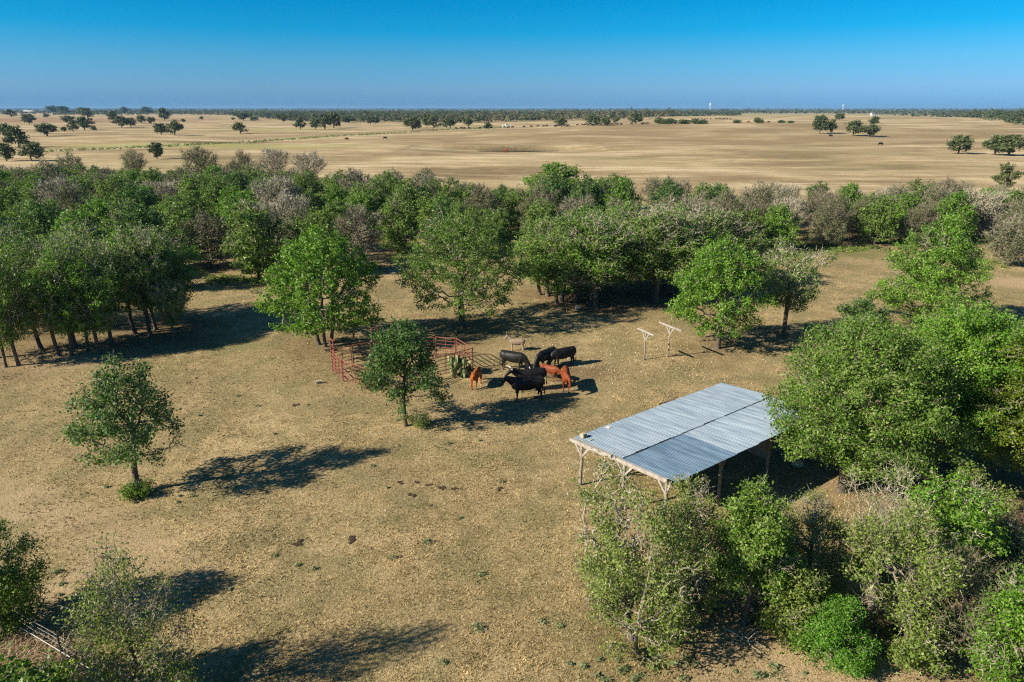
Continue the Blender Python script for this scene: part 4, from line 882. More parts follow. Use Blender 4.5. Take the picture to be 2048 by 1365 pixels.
def bow_gate(P, Q, H, label):
    P = np.array(P); Q = np.array(Q); d = Q - P; Lp = np.linalg.norm(d); ang = math.atan2(d[1], d[0]); t = thing('bow_gate', label, 'gate', (P[0], P[1], float(terr(P[0], P[1]))), ang)
    for q in (0, Lp): wpart('jamb', MB().tube([(q, 0, -0.05), (q, 0, H)], 0.045, 6), 'red_pipe', t)
    wpart('head_rail', MB().tube([(0.045, 0, H - 0.02), (Lp - 0.045, 0, H - 0.02)], 0.04, 6), 'red_pipe', t)
    for k in range(6): h = 0.22 + (PH - 0.22) * k / 5; wpart('rail', MB().tube([(0.05, 0, h), (Lp - 0.05, 0, h)], 0.026, 6), 'red_pipe', t)
pen = [at(u, v, PH) for u, v in ((668, 705), (683, 720), (735, 738), (812, 740), (862, 719), (946, 697), (912, 677.5), (870, 674), (806, 676), (757, 682), (744, 685), (703, 691), (664, 699))]
lbl = ['short red pipe panel at the left end of the pen', 'front left red pipe panel next to the corner post', 'front red pipe panel hidden behind the small round oak', 'front right red pipe panel partly behind the small round oak', 'right front red pipe panel next to the cactus',
       'right end red pipe panel slanting to the back', 'back red pipe panel at the right, nearest the right end', 'back red pipe panel behind the top of the small oak', 'back red pipe panel right of the tall gate', None, 'back red pipe panel left of the tall gate', 'back red pipe panel in the shade at the left end']
for i in range(12):
    if lbl[i] is None: bow_gate(pen[i], pen[i + 1], 2.5, 'tall red bow gate at the back of the pen'); continue
    a, b = np.array(pen[i]), np.array(pen[i + 1]); 
    if i == 0: bow_gate(at(662, 700, PH), pen[0], 2.35, 'narrow tall red bow gate at the left end of the pen')
    pipe_panel(a, b, lbl[i], 6, 2 if np.linalg.norm(b - a) > 2.6 else 1)

# ------------------------------------------------------------------ prickly pear against the pen
m, nt, out = new_mat('cactus_skin'); p = N(nt, 'ShaderNodeBsdfPrincipled'); p.inputs['Roughness'].default_value = 0.6
oi = nt.nodes.new('ShaderNodeObjectInfo'); nt.links.new(ramp(nt, oi.outputs['Random'], [(0, (0.075, 0.115, 0.035)), (0.6, (0.13, 0.175, 0.06)), (1, (0.26, 0.29, 0.13))]), p.inputs['Base Color']); nt.links.new(p.outputs[0], out.inputs['Surface']); M['cactus'] = m
bm = bmesh.new(); bmesh.ops.create_uvsphere(bm, u_segments=10, v_segments=7, radius=1.0)
for v in bm.verts: k = 1 + 0.18 * v.co.z; v.co = Vector((v.co.x * 0.15 * k, v.co.y * 0.03, (v.co.z + 0.95) * 0.19))
pad_me = bpy.data.meshes.new('pad'); bm.to_mesh(pad_me); bm.free(); pad_me.materials.append(m); pad_me.polygons.foreach_set('use_smooth', [True] * len(pad_me.polygons))
x, y = at(928, 752); cz = float(terr(x, y)); cac = thing('prickly_pear', 'clump of pale green prickly pear pads against the right end of the red pen', 'cactus', (x, y, cz))
rc = random.Random(6); tips = []
for k in range(15): tips.append((rc.uniform(-0.75, 0.55), rc.uniform(-0.5, 0.5), -0.03, rc.uniform(0, 6.3), rc.uniform(-0.35, 0.35)))
gen = tips; n_ = 0
for g in range(4):
    nxt = []
    for (px_, py_, pz_, rz_, ti) in gen:
        s = rc.uniform(0.8, 1.2); o = link('pad', pad_me, cac, (px_, py_, pz_), (0, ti, rz_), (s, s, s)); n_ += 1
        if n_ > 75: break
        for _ in range(1 if rc.random() < 0.55 else 2):
            Lq = 0.36 * s; ax = Matrix.Rotation(rz_, 3, 'Z') @ Matrix.Rotation(ti, 3, 'Y') @ Vector((rc.uniform(-0.05, 0.05), 0, Lq))
            if pz_ + ax.z < 1.15: nxt.append((px_ + ax.x, py_ + ax.y, pz_ + ax.z - 0.03, rz_ + rc.uniform(-1, 1), max(-0.9, min(0.9, ti + rc.uniform(-0.6, 0.6)))))
    gen = nxt[:22]
# weeds growing inside the pen's left end
x, y = at(735, 752); place(tree_meshes('pen_weeds', 640, 0.9, 1.15, 0.03, **dict(SPR, leaf='grey_leaf', leaf_size=0.07, leaves=3000, pts=260)), None, 'shrub', 'grey green leafy weeds growing in the front left corner of the pen', 'shrub', x, y)

# ------------------------------------------------------------------ wire fences
tf = thing('wire_fence', 'wire fence with a white pipe rail in the lower left corner', 'fence', (*at(150, 1345), 0.0))
o0 = np.array(tf.location); ft = [np.array([*at(u, v, h), h]) - o0 for (u, v, h) in ((70, 1272, 0.62), (148, 1322, 0.62), (222, 1362, 0.62))]
e0, e1 = ft[0], ft[2]; dirf = (e1 - e0); e0 = e0 - dirf * 0.35; e1 = e1 + dirf * 0.35
M['white_pipe'] = simple_mat('white_pipe', (0.55, 0.53, 0.50), 0.6, var=(0.42, 0.39, 0.35), scale=3); M['yellow'] = simple_mat('yellow_insulator', (0.75, 0.55, 0.03), 0.5); M['steel_post'] = simple_mat('dark_steel_post', (0.05, 0.055, 0.045), 0.7)
wpart('white_rail', MB().tube([tuple(e0), tuple((e0 + e1) / 2 + np.array([0, 0, -0.02])), tuple(e1)], 0.013, 6), 'white_pipe', tf)
pd = np.array([-dirf[1], dirf[0], 0]); pd = pd / np.linalg.norm(pd)
for h, off in ((0.25, 0.02), (0.45, 0.02), (0.85, 0.03), (1.05, 0.03), (1.22, 0.03)):
    a = e0 + pd * off; b = e1 + pd * off; a[2] = b[2] = h
    pts = [tuple(a + (b - a) * q + np.array([0, 0, -0.04 * math.sin(q * 9.4) ** 2])) for q in np.linspace(0, 1, 13)]; wpart('strand', MB().tube(pts, 0.0032, 3), 'wire', tf)
sp = MB().bar((0, 0, -0.2), (0, 0, 1.28), 0.03, 0.045).mesh('steel_post', M['steel_post'])
for q in (0.02, 0.42, 0.60): pt = e0 + (e1 - e0) * q; link('steel_post', sp, tf, (pt[0], pt[1], 0))
pt = ft[1]; wpart('insulator', MB().bar(tuple(pt + np.array([-0.06, 0, -0.02])), tuple(pt + np.array([0.09, 0.03, 0.05])), 0.05, 0.05), 'yellow', tf)
pt = ft[2]; wpart('wooden_post', MB().tube([(pt[0] + 0.03, pt[1], -0.1), (pt[0], pt[1] + 0.01, 0.7), (pt[0] + 0.01, pt[1], 1.3)], [0.07, 0.065, 0.06], 7), 'post', tf, True)
cf = thing('creek_fence', 'wire fence on thin posts at the right edge beyond the clearing', 'fence', (*at(1942, 512), 0))
o0 = cf.location; cp = MB().tube([(0, 0, -0.2), (0, 0, 1.3)], [0.05, 0.045], 5).mesh('creek_post', M['post'])
line = resample([at(1860, 508), at(1942, 514), at(2048, 524), at(2200, 540)], 3.2)
for q in line: link('fence_post', cp, cf, (q[0] - o0.x, q[1] - o0.y, float(terr(q[0], q[1]))))
for h in (0.4, 0.8, 1.2): wpart('fence_wire', MB().tube([(q[0] - o0.x, q[1] - o0.y, float(terr(q[0], q[1])) + h) for q in line], 0.01, 3), 'wire', cf)
# ------------------------------------------------------------------ animals: each body is one skin grown over lofted volumes
def coat(name, c, c2, patch=None, rough=0.45, spec=0.5):
    m, nt, out = new_mat(name); p = N(nt, 'ShaderNodeBsdfPrincipled'); p.inputs['Roughness'].default_value = rough; p.inputs['Specular IOR Level'].default_value = spec
    tc = nt.nodes.new('ShaderNodeTexCoord'); oi = nt.nodes.new('ShaderNodeObjectInfo'); ad = nt.nodes.new('ShaderNodeVectorMath'); cv = nt.nodes.new('ShaderNodeCombineXYZ')
    nt.links.new(math_n(nt, 'MULTIPLY', oi.outputs['Random'], 50.0), cv.inputs[0]); nt.links.new(tc.outputs['Object'], ad.inputs[0]); nt.links.new(cv.outputs[0], ad.inputs[1])
    n1 = noise(nt, ad.outputs[0], 2.2, 4, 0.6); col = mix(nt, maprange(nt, n1, 0.42, 0.68), c, c2)
    if patch is not None:   # pale belly and muzzle of the donkey
        se = nt.nodes.new('ShaderNodeSeparateXYZ'); nt.links.new(tc.outputs['Object'], se.inputs[0])
        bel = maprange(nt, se.outputs['Z'], 0.62, 0.52); col = mix(nt, bel, col, patch)
        col = mix(nt, maprange(nt, se.outputs['X'], 0.98, 1.05), col, patch)
    nt.links.new(col, p.inputs['Base Color']); b = nt.nodes.new('ShaderNodeBump'); b.inputs['Strength'].default_value = 0.25; b.inputs['Distance'].default_value = 0.02
    nt.links.new(noise(nt, tc.outputs['Object'], 9, 3), b.inputs['Height']); nt.links.new(b.outputs[0], p.inputs['Normal']); nt.links.new(p.outputs[0], out.inputs['Surface']); return m
M['black_coat'] = coat('black_cow_hide', (0.007, 0.0065, 0.0065), (0.016, 0.012, 0.010), None, 0.55, 0.3)
M['red_coat'] = coat('red_cow_hide', (0.20, 0.046, 0.013), (0.12, 0.026, 0.008), None, 0.6, 0.2)
M['orange_coat'] = coat('orange_cow_hide', (0.34, 0.085, 0.014), (0.24, 0.052, 0.010), None, 0.6, 0.2)
M['donkey_coat'] = coat('donkey_hide', (0.27, 0.20, 0.14), (0.20, 0.145, 0.10), (0.40, 0.34, 0.27), 0.8, 0.2)
M['horn'] = simple_mat('horn', (0.55, 0.49, 0.38), 0.5, var=(0.4, 0.34, 0.25)); M['hoof'] = simple_mat('hoof', (0.05, 0.04, 0.03), 0.6); M['eye'] = simple_mat('eye', (0.006, 0.005, 0.004), 0.15)
M['pale_horn'] = simple_mat('white_horn', (0.70, 0.66, 0.58), 0.45, var=(0.55, 0.5, 0.42))

def animal(name, label, cat, u, v, heading, mat, pose='graze', S=1.0, seed=0, horns=None, group=None, thin=1.0, turn=0.0, donkey=False, step=0.0):
    r = random.Random(seed); mb = MB(); G = 1.0
    if not donkey:
        body = [(-0.93, 0, 1.10, .12, .16), (-0.88, 0, 1.09, .20, .25), (-0.74, 0, 1.075, .245, .29), (-0.55, 0, 1.07, .25, .30), (-0.42, 0, 1.04, .262, .33), (-0.18, 0, 1.00, .285, .365), (.08, 0, .985, .29, .375), (.34, 0, .995, .265, .36), (.56, 0, 1.02, .225, .345), (.74, 0, 1.04, .19, .29), (.86, 0, 1.05, .14, .21)]
        body = [(a, b, c - .012, d * thin * 1.14, e * 1.07) for a, b, c, d, e in body]; shoulder = (.70, 1.10)
        front = [(.58, .17, .98, .10, .15), (.57, .185, .74, .085, .115), (.565, .18, .60, .066, .08), (.575, .175, .45, .058, .062), (.56, .175, .40, .052, .056), (.56, .175, .20, .038, .042), (.57, .175, .09, .046, .05), (.595, .175, .0, .058, .068)]
        hind = [(-.60, .16, 1.06, .14, .24), (-.60, .18, .86, .13, .22), (-.58, .185, .68, .095, .15), (-.70, .175, .52, .062, .085), (-.745, .17, .44, .055, .07), (-.715, .17, .22, .042, .048), (-.70, .17, .09, .048, .052), (-.67, .17, .0, .058, .068)]
        tail = [(-.90, 0, 1.20, .045, .045), (-.98, 0, 1.10, .035, .035), (-1.0, .01, .80, .026, .026), (-.99, .02, .55, .024, .024), (-.985, .02, .42, .05, .05), (-.98, .02, .26, .03, .03)]
        hr = 1.0
    else:
        body = [(-.62, 0, .86, .08, .10), (-.58, 0, .86, .16, .18), (-.42, 0, .84, .21, .24), (-.15, 0, .80, .225, .27), (.12, 0, .80, .22, .265), (.34, 0, .83, .19, .25), (.50, 0, .86, .15, .20), (.58, 0, .88, .10, .15)]; shoulder = (.46, .93)
        front = [(.40, .11, .80, .07, .10), (.40, .12, .58, .055, .07), (.40, .115, .38, .042, .045), (.40, .115, .20, .028, .03), (.41, .115, .08, .035, .037), (.43, .115, .0, .042, .048)]
        hind = [(-.42, .11, .86, .10, .16), (-.42, .125, .66, .09, .14), (-.46, .12, .45, .05, .06), (-.50, .115, .36, .042, .05), (-.48, .115, .18, .03, .033), (-.47, .115, .07, .035, .037), (-.45, .115, .0, .042, .048)]
        tail = [(-.63, 0, .96, .028, .028), (-.70, 0, .84, .02, .02), (-.71, 0, .58, .018, .018), (-.70, 0, .44, .03, .03), (-.70, 0, .34, .015, .015)]; hr = 0.78
    mb.loft(body, 14)
    for s in (1, -1):
        for leg, dx in ((front, step * s), (hind, -step * s)):
            n = len(leg); secs = []
            for i, (a, b, c, d, e) in enumerate(leg):
                k = i / (n - 1); secs.append((a + dx * k * k * 0.9, b * s + r.uniform(-.012, .012) * (i > 2), c - (0 if i < n - 1 else 0.0), d, e))
            mb.loft(secs, 9)
    mb.loft(tail, 7)
    if not donkey:      # hip bones, pin bones and the ridge of the back
        for q in (1, -1): mb.loft([(-.62, .13 * q, 1.27, .06, .05), (-.52, .21 * q, 1.26, .05, .05), (-.44, .20 * q, 1.20, .02, .02)], 7); mb.loft([(-.80, .10 * q, 1.22, .06, .07), (-.95, .10 * q, 1.16, .035, .04)], 7)
        mb.loft([(-.90, 0, 1.31, .03, .04), (-.5, 0, 1.345, .04, .04), (0, 0, 1.335, .04, .04), (.4, 0, 1.34, .05, .05), (.66, 0, 1.335, .07, .06)], 7)
    # neck and head along a bent path
    sx0, sz0 = shoulder
    if pose == 'graze': neck = [(sx0 - .15, sz0, .21, .30), (sx0 + .12, sz0 - .10, .17, .25), (sx0 + .36, sz0 - .40, .13, .19), (sx0 + .50, sz0 - .66, .115, .15)]; hd = (sx0 + .52, sz0 - .70, -1.12)
    elif pose == 'low': neck = [(sx0 - .15, sz0, .21, .30), (sx0 + .12, sz0 + .0, .17, .25), (sx0 + .38, sz0 - .12, .13, .19), (sx0 + .52, sz0 - .22, .115, .15)]; hd = (sx0 + .55, sz0 - .22, -.95)
    elif pose == 'level': neck = [(sx0 - .15, sz0, .21, .30), (sx0 + .12, sz0 + .05, .17, .25), (sx0 + .36, sz0 + .06, .13, .19), (sx0 + .50, sz0 + .04, .115, .15)]; hd = (sx0 + .53, sz0 + .05, -1.05)
    elif pose == 'up': neck = [(sx0 - .15, sz0, .21, .30), (sx0 + .12, sz0 + .10, .17, .25), (sx0 + .34, sz0 + .24, .13, .19), (sx0 + .46, sz0 + .33, .115, .15)]; hd = (sx0 + .48, sz0 + .33, -.62)
    else: neck = [(sx0 - .12, sz0 - .02, .13, .20), (sx0 + .06, sz0 + .10, .10, .17), (sx0 + .20, sz0 + .25, .085, .13), (sx0 + .28, sz0 + .34, .08, .11)]; hd = (sx0 + .28, sz0 + .36, -.75)
    def tw(x, y, z):   # neck turned sideways
        k = max(0, x - sx0 + .1); a = turn * min(1, k / .5); return (sx0 - .1 + (x - sx0 + .1) * math.cos(a) - y * math.sin(a) if k > 0 else x, y * (math.cos(a) if k > 0 else 1) + k * math.sin(a), z)
    mb.loft([(*tw(a, 0, b), d, e) for a, b, d, e in neck], 11)
    hx, hz, pit = hd; c, s_ = math.cos(pit), math.sin(pit)
    def hp(l, w, h): return tw(hx + l * c - h * s_ * 1.0, w, hz + l * s_ + h * c)
    K = hr
    mb.loft([(*hp(-.10 * K, 0, .0), .08 * K, .09 * K), (*hp(0, 0, .02), .115 * K, .125 * K), (*hp(.14 * K, 0, .01), .105 * K, .125 * K), (*hp(.28 * K, 0, -.01), .08 * K, .10 * K), (*hp(.42 * K, 0, -.015), .07 * K, .08 * K), (*hp(.50 * K, 0, -.02), .072 * K, .07 * K), (*hp(.54 * K, 0, -.02), .05 * K, .045 * K)], 11)
    for q in (1, -1):
        if donkey: mb.loft([(*hp(-.02, .05 * q, .07), .03, .03), (*hp(-.10, .08 * q, .19), .045, .03), (*hp(-.15, .10 * q, .33), .012, .012)], 7)
        else: mb.loft([(*hp(.0, .09 * q, .03), .03, .03), (*hp(-.03, .19 * q, .015), .055, .025), (*hp(-.04, .29 * q, -.03), .015, .012)], 7)
    if not donkey and r.random() < 0.7: mb.loft([(.80, 0, .80, .05, .10), (.90, 0, .72, .03, .12), (.96, 0, .80, .02, .05)], 7)      # brisket
    tmp = bpy.data.objects.new('skin', mb.mesh('skin')); COL.objects.link(tmp)
    rm = tmp.modifiers.new('r', 'REMESH'); rm.mode = 'VOXEL'; rm.voxel_size = 0.031 if not donkey else 0.02; sm = tmp.modifiers.new('s', 'SMOOTH'); sm.factor = 0.5; sm.iterations = 2
    dg = bpy.context.evaluated_depsgraph_get(); me = bpy.data.meshes.new_from_object(tmp.evaluated_get(dg)); bpy.data.objects.remove(tmp)
    me.materials.clear(); me.materials.append(M[mat]); me.polygons.foreach_set('use_smooth', [True] * len(me.polygons)); me.name = name + '_body'
    S = S * (1.0 if donkey else 1.06)
    x, y = at(u, v); t = thing(name, label, cat, (x, y, float(terr(x, y)) - 0.01), heading, group, (S, S, S)); link('body', me, t)
    for q in (1, -1):
        bm = bmesh.new(); bmesh.ops.create_uvsphere(bm, u_segments=8, v_segments=6, radius=.02 * K); e = bpy.data.meshes.new('eye'); bm.to_mesh(e); bm.free(); e.materials.append(M['eye']); link('eye', e, t, hp(.13 * K, .098 * K * q, .05 * K))
    if horns:
        for q in (1, -1): wpart('horn', MB().tube([hp(-.04, .07 * q, .08), hp(-.06, .20 * q, .12), hp(-.02, .32 * q, .18), hp(.06, .36 * q, .25)], [.032, .03, .022, .008], 7), horns, t, True)
    for q in (1, -1):
        for leg, dx in ((front, step * q), (hind, -step * q)):
            a, b, c_, d, e = leg[-1]; wpart('hoof', MB().loft([(a + dx * .9, b * q, .055, d * .92, e * .92), (a + dx * .9 + .015, b * q, -.004, d * 1.1, e * 1.15)], 8), 'hoof', t)
    return t
D2R = math.radians
CG = 'cattle standing in the paddock'
animal('cow', 'black cow grazing side on at the left of the herd, head down to the right', 'cow', 1026, 741, D2R(-24), 'black_coat', 'graze', 0.95, 1, 'pale_horn', CG, step=0.06)
animal('cow', 'black cow grazing in the middle of the rear group, seen from its front left', 'cow', 1092, 737, D2R(228), 'black_coat', 'graze', 0.97, 2, None, CG, step=0.04)
animal('cow', 'black cow at the right of the rear group, rump to the right and head lowered', 'cow', 1127, 733, D2R(208), 'black_coat', 'graze', 0.95, 3, None, CG, step=-0.05)
animal('cow', 'black cow standing nearest the camera, facing left with raised head', 'cow', 1054, 800, D2R(192), 'black_coat', 'up', 1.06, 4, None, CG, 1.1, turn=0.2, step=0.08)
animal('cow', 'black cow half hidden behind the nearest black cow, facing left with a pale horn', 'cow', 1061, 781, D2R(196), 'black_coat', 'up', 1.02, 5, 'pale_horn', CG, 1.05, turn=0.1, step=-0.05)
animal('calf', 'small red calf grazing between the black cows', 'calf', 1099, 760, D2R(-36), 'red_coat', 'low', 0.72, 6, None, CG, 0.85, step=0.06)
animal('cow', 'dark red cow facing the camera beside the tree shadow', 'cow', 1131, 778, D2R(-91), 'red_coat', 'level', 0.92, 7, None, CG, 0.9, turn=0.25, step=0.03)
animal('calf', 'bright orange red calf seen from behind, apart at the left near the cactus', 'calf', 953, 773, D2R(78), 'orange_coat', 'graze', 0.82, 8, None, CG, 0.82, step=0.05)
animal('donkey', 'small grey brown donkey facing left behind the black cow', 'donkey', 1034, 703, D2R(176), 'donkey_coat', 'donkey', 0.93, 9, donkey=True, step=0.03)

# the far herd: about forty cattle a few pixels long
mb = MB(); mb.loft([(-.85, 0, 1.0, .12, .15), (-.6, 0, 1.0, .3, .36), (.2, 0, .95, .33, .4), (.7, 0, 1.0, .22, .3), (1.0, 0, .75, .14, .2), (1.2, 0, .35, .09, .11)], 7)
for a in (-.62, .58):
    for b in (-.17, .17): mb.tube([(a, b, .8), (a, b, 0)], [.09, .055], 5)
far_cow = {k: mb.mesh('far_cow', M[k], True) for k in ('black_coat', 'red_coat')}
rh = random.Random(12); HERD = []
for u, n in ((912, 1), (922, 1), (930, 2), (938, 1), (960, 1), (975, 1), (1018, 1), (1027, 1), (1050, 1), (1063, 1), (1075, 1), (1089, 1), (1094, 1), (1108, 1), (1114, 1), (1119, 1), (1126, 1), (1131, 1), (1138, 1), (1155, 1), (1164, 1), (1171, 1), (1176, 1), (1182, 1), (1187, 1), (1191, 1), (1197, 1), (1202, 1), (1208, 1), (1213, 1), (1218, 1), (1224, 1), (1229, 1), (1236, 1), (1243, 1), (1265, 1), (1284, 1), (1290, 1), (1296, 1)):
    for _ in range(n): HERD.append((u + rh.uniform(-2, 2), np.interp(u, [912, 975, 1020, 1100, 1200, 1300], [259.2, 258.8, 257, 254.5, 252, 249.5]) + rh.uniform(-.5, .5)))
for u in (1384, 1396, 1403, 1409, 1414, 1421, 1432, 1437, 1441, 1446, 1449, 1454, 1461): HERD.append((u, 239.5 + rh.uniform(-.5, .5)))
HERD.sort()
HERD += [(693, 281.5), (770, 279.5), (1012, 306), (1496, 246.5), (1537, 246.8), (1526, 246.6), (1660, 275), (1760, 292)]
for u, v in HERD:
    x, y = at(u, v); t = link('far_cow', far_cow['black_coat' if rh.random() < .8 else 'red_coat'], None, (x, y, float(terr(x, y))), (0, 0, rh.choice([0, math.pi]) + rh.uniform(-.6, .6)))
    t.scale = (1.15,) * 3
    ordn = lambda lo, hi: ORD[sum(1 for a, _ in HERD[:-8] if lo < a < min(hi, u))]
    lone = {693: 'lone dark cow in the left pasture, left of the pond', 770: 'lone cow left of the pond and nearer it than its neighbour', 1012: 'lone dark cow on the near shore of the pond', 1496: 'dark cow between the two larger thorn bushes on the knoll', 1537: 'dark cow right of the middle thorn bush on the knoll', 1526: 'dark cow close under the middle thorn bush on the knoll', 1660: 'dark cow below the small oak on the right hillside', 1760: 'dark cow alone on the right hillside'}.get(u)
    if lone: tag(t, lone, 'cow')
    elif u > 1380: tag(t, f'{ordn(1380, 1470)} tiny cow from left in the row on the farther ridge', 'cow', 'cattle on the farther ridge')
    elif u < 985: tag(t, f'{ordn(0, 985)} tiny cow from left in the group left of the white truck', 'cow', 'cattle near the white truck')
    else: tag(t, f'{ordn(985, 1380)} tiny cow from left in the herd strung along the far ridge', 'cow', 'cattle strung along the far ridge')

# ------------------------------------------------------------------ far buildings, vehicles and towers
M['white_wall'] = simple_mat('white_siding', (0.78, 0.77, 0.74), 0.7, var=(0.7, 0.69, 0.66), scale=0.4); M['grey_roof'] = simple_mat('grey_shingle', (0.16, 0.155, 0.15), 0.8, var=(0.12, 0.115, 0.11), scale=0.6)
M['dark_glass'] = simple_mat('dark_pane', (0.02, 0.025, 0.03), 0.1); M['tan_wall'] = simple_mat('tan_wall', (0.46, 0.38, 0.28), 0.8, scale=0.4); M['tower_white'] = simple_mat('tower_paint', (0.66, 0.76, 0.82), 0.5, scale=0.3)
def gable(name, label, u, v, w, d, h, rh_, rz, wall='white_wall', roof='grey_roof', wins=2, door=True, cat='house', wing=None):
    x, y = at(u, v); t = thing(name, label, cat, (x, y, float(terr(x, y)) - 0.2), rz)
    def block(cx, w, d, h, rh_):
        mb = MB(); mb.add([(cx - w / 2, -d / 2, 0), (cx + w / 2, -d / 2, 0), (cx + w / 2, d / 2, 0), (cx - w / 2, d / 2, 0), (cx - w / 2, -d / 2, h), (cx + w / 2, -d / 2, h), (cx + w / 2, d / 2, h), (cx - w / 2, d / 2, h), (cx - w / 2, 0, h + rh_), (cx + w / 2, 0, h + rh_)],
                           [(0, 1, 5, 4), (2, 3, 7, 6), (1, 2, 6, 9, 5), (3, 0, 4, 8, 7), (3, 2, 1, 0)])
        wpart('wall', mb, wall, t); e = 0.5
        rf = MB()
        for s in (-1, 1): rf.add([(cx - w / 2 - e, s * (d / 2 + e), h - e * rh_ / d), (cx + w / 2 + e, s * (d / 2 + e), h - e * rh_ / d), (cx + w / 2 + e, 0, h + rh_ + .08), (cx - w / 2 - e, 0, h + rh_ + .08), (cx - w / 2 - e, s * (d / 2 + e), h - e * rh_ / d + .2), (cx + w / 2 + e, s * (d / 2 + e), h - e * rh_ / d + .2), (cx + w / 2 + e, 0, h + rh_ + .28), (cx - w / 2 - e, 0, h + rh_ + .28)], [(0, 1, 2, 3), (4, 5, 6, 7), (0, 1, 5, 4), (1, 2, 6, 5), (3, 0, 4, 7)])
        wpart('roof', rf, roof, t)
        for k in range(wins): wpart('window', MB().box((cx - w / 2 + w * (k + .5) / max(wins, 1), -d / 2 - .02, h * .55), (w * .12, .08, h * .38)), 'dark_glass', t)
    block(0, w, d, h, rh_)
    if wing: block(w / 2 + wing[0] / 2, *wing)
    if door: wpart('door', MB().box((w * .05, -d / 2 - .03, 1.05), (1.1, .1, 2.1)), 'dark_glass', t)
    return t
gable('farm_house', 'white farmhouse with a grey gabled roof on the crest of the right hill', 1745, 231.5, 9, 8, 4.2, 3.2, 0.1, wins=1, wing=(13, 7, 3.0, 1.8))
gable('long_barn', 'long low white barn at the far left below the horizon', 59, 226.5, 40, 12, 9, 1.2, 0.05, roof='white_wall', wins=0, cat='barn')
gable('farm_house', 'small white two storey house right of the long white barn', 76, 219, 14, 10, 9, 3, 0.3, cat='house')
gable('shed', 'reddish tan shed left of the long white barn', 35, 221, 48, 10, 4, 1.5, 0.0, 'tan_wall', 'tan_wall', 0, False, 'shed')
gable('shed', 'small white shed at the left edge of the horizon', 5, 219, 16, 9, 4, 1.5, 0.0, 'white_wall', 'white_wall', 0, False, 'shed')
for i, (u, v, w, lab) in enumerate(((1379, 219, 16, 'leftmost white house of the far village'), (1386, 218, 14, 'white house of the far village right of the leftmost one'), (1405, 219, 16, 'white house left of the water tower'), (1447, 224, 18, 'pale house right of the water tower in the far village'), (1470, 222, 22, 'tan house at the right end of the far village'), (1358, 232.5, 11, 'long pale roofed shed below the far village'), (1030, 226, 26, 'pale roof among the far woods in the middle'), (1424, 217, 12, 'small white house close to the foot of the water tower'))):
    gable('village_house', lab, u, v, w, w * .6, 4.5, 3, i * .4, 'tan_wall' if i in (4, 5) else 'white_wall', 'tan_wall' if i in (5, 6) else 'grey_roof', 2, False)
def tower(u, vb, vt, label, rr):
    x, y = at(u, vb); z = float(terr(x, y)); H = height_at(vt, y) - z; t = thing('water_tower', label, 'water tower', (x, y, z))
    for k in range(4): a = k * math.pi / 2 + .4; wpart('leg', MB().tube([(math.cos(a) * rr * .9, math.sin(a) * rr * .9, 0), (math.cos(a) * rr * .7, math.sin(a) * rr * .7, H * .7)], rr * .14, 6), 'tower_white', t)
    wpart('riser', MB().tube([(0, 0, 0), (0, 0, H * .7)], rr * .22, 8), 'tower_white', t)
    wpart('tank', MB().loft([(0, 0, H * .66, rr * .3, rr * .3), (0, 0, H * .70, rr * .85, rr * .85), (0, 0, H * .78, rr, rr), (0, 0, H * .9, rr, rr), (0, 0, H * .96, rr * .75, rr * .75), (0, 0, H, rr * .15, rr * .15)], 16), 'tower_white', t, True)
tower(1419.5, 224, 206.5, 'pale blue white water tower over the far village', 4.4)
tower(1685, 222, 209.5, 'white water tank rising from the far woods on the right', 5.5)
def pole(u, vb, H, label):
    x, y = at(u, vb); z = float(terr(x, y)); t = thing('power_pole', label, 'power pole', (x, y, z), 0.4); wpart('pole', MB().tube([(0, 0, -.3), (0, 0, H)], [.2, .14], 6), 'post', t); wpart('crossarm', MB().bar((-1.2, 0, H - .6), (1.2, 0, H - .6), .15, .18), 'post', t)
    for q in (-1.05, 0, 1.05): wpart('insulator', MB().tube([(q, 0, H - .5), (q, 0, H - .15)], .07, 6), 'white_wall', t)
pole(1852, 240.5, 10, 'wooden power pole on the right hillside beyond the scattered oaks'); pole(1764, 231.8, 11, 'power pole just right of the white farmhouse'); pole(1962, 250, 9, 'power pole far down the right hillside')
# white pickup on the far track
x, y = at(1013, 254.8); tr = thing('pickup_truck', 'white pickup truck on the far track above the pond', 'truck', (x, y, float(terr(x, y)) + .1), 0.2, None, (1.3, 1.3, 1.3))
wpart('body', MB().box((0, 0, .8), (5.4, 1.9, .7)), 'white_wall', tr); wpart('cab', MB().box((.3, 0, 1.50), (2.2, 1.75, .7), 0, .8), 'white_wall', tr); wpart('windscreen', MB().box((.3, 0, 1.50), (1.9, 1.79, .42), 0, .85), 'dark_glass', tr)
for a in (-1.7, 1.7):
    for b in (-.9, .9): wpart('wheel', MB().tube([(a, b - .12, .4), (a, b + .12, .4)], .4, 12), 'steel_post', tr)
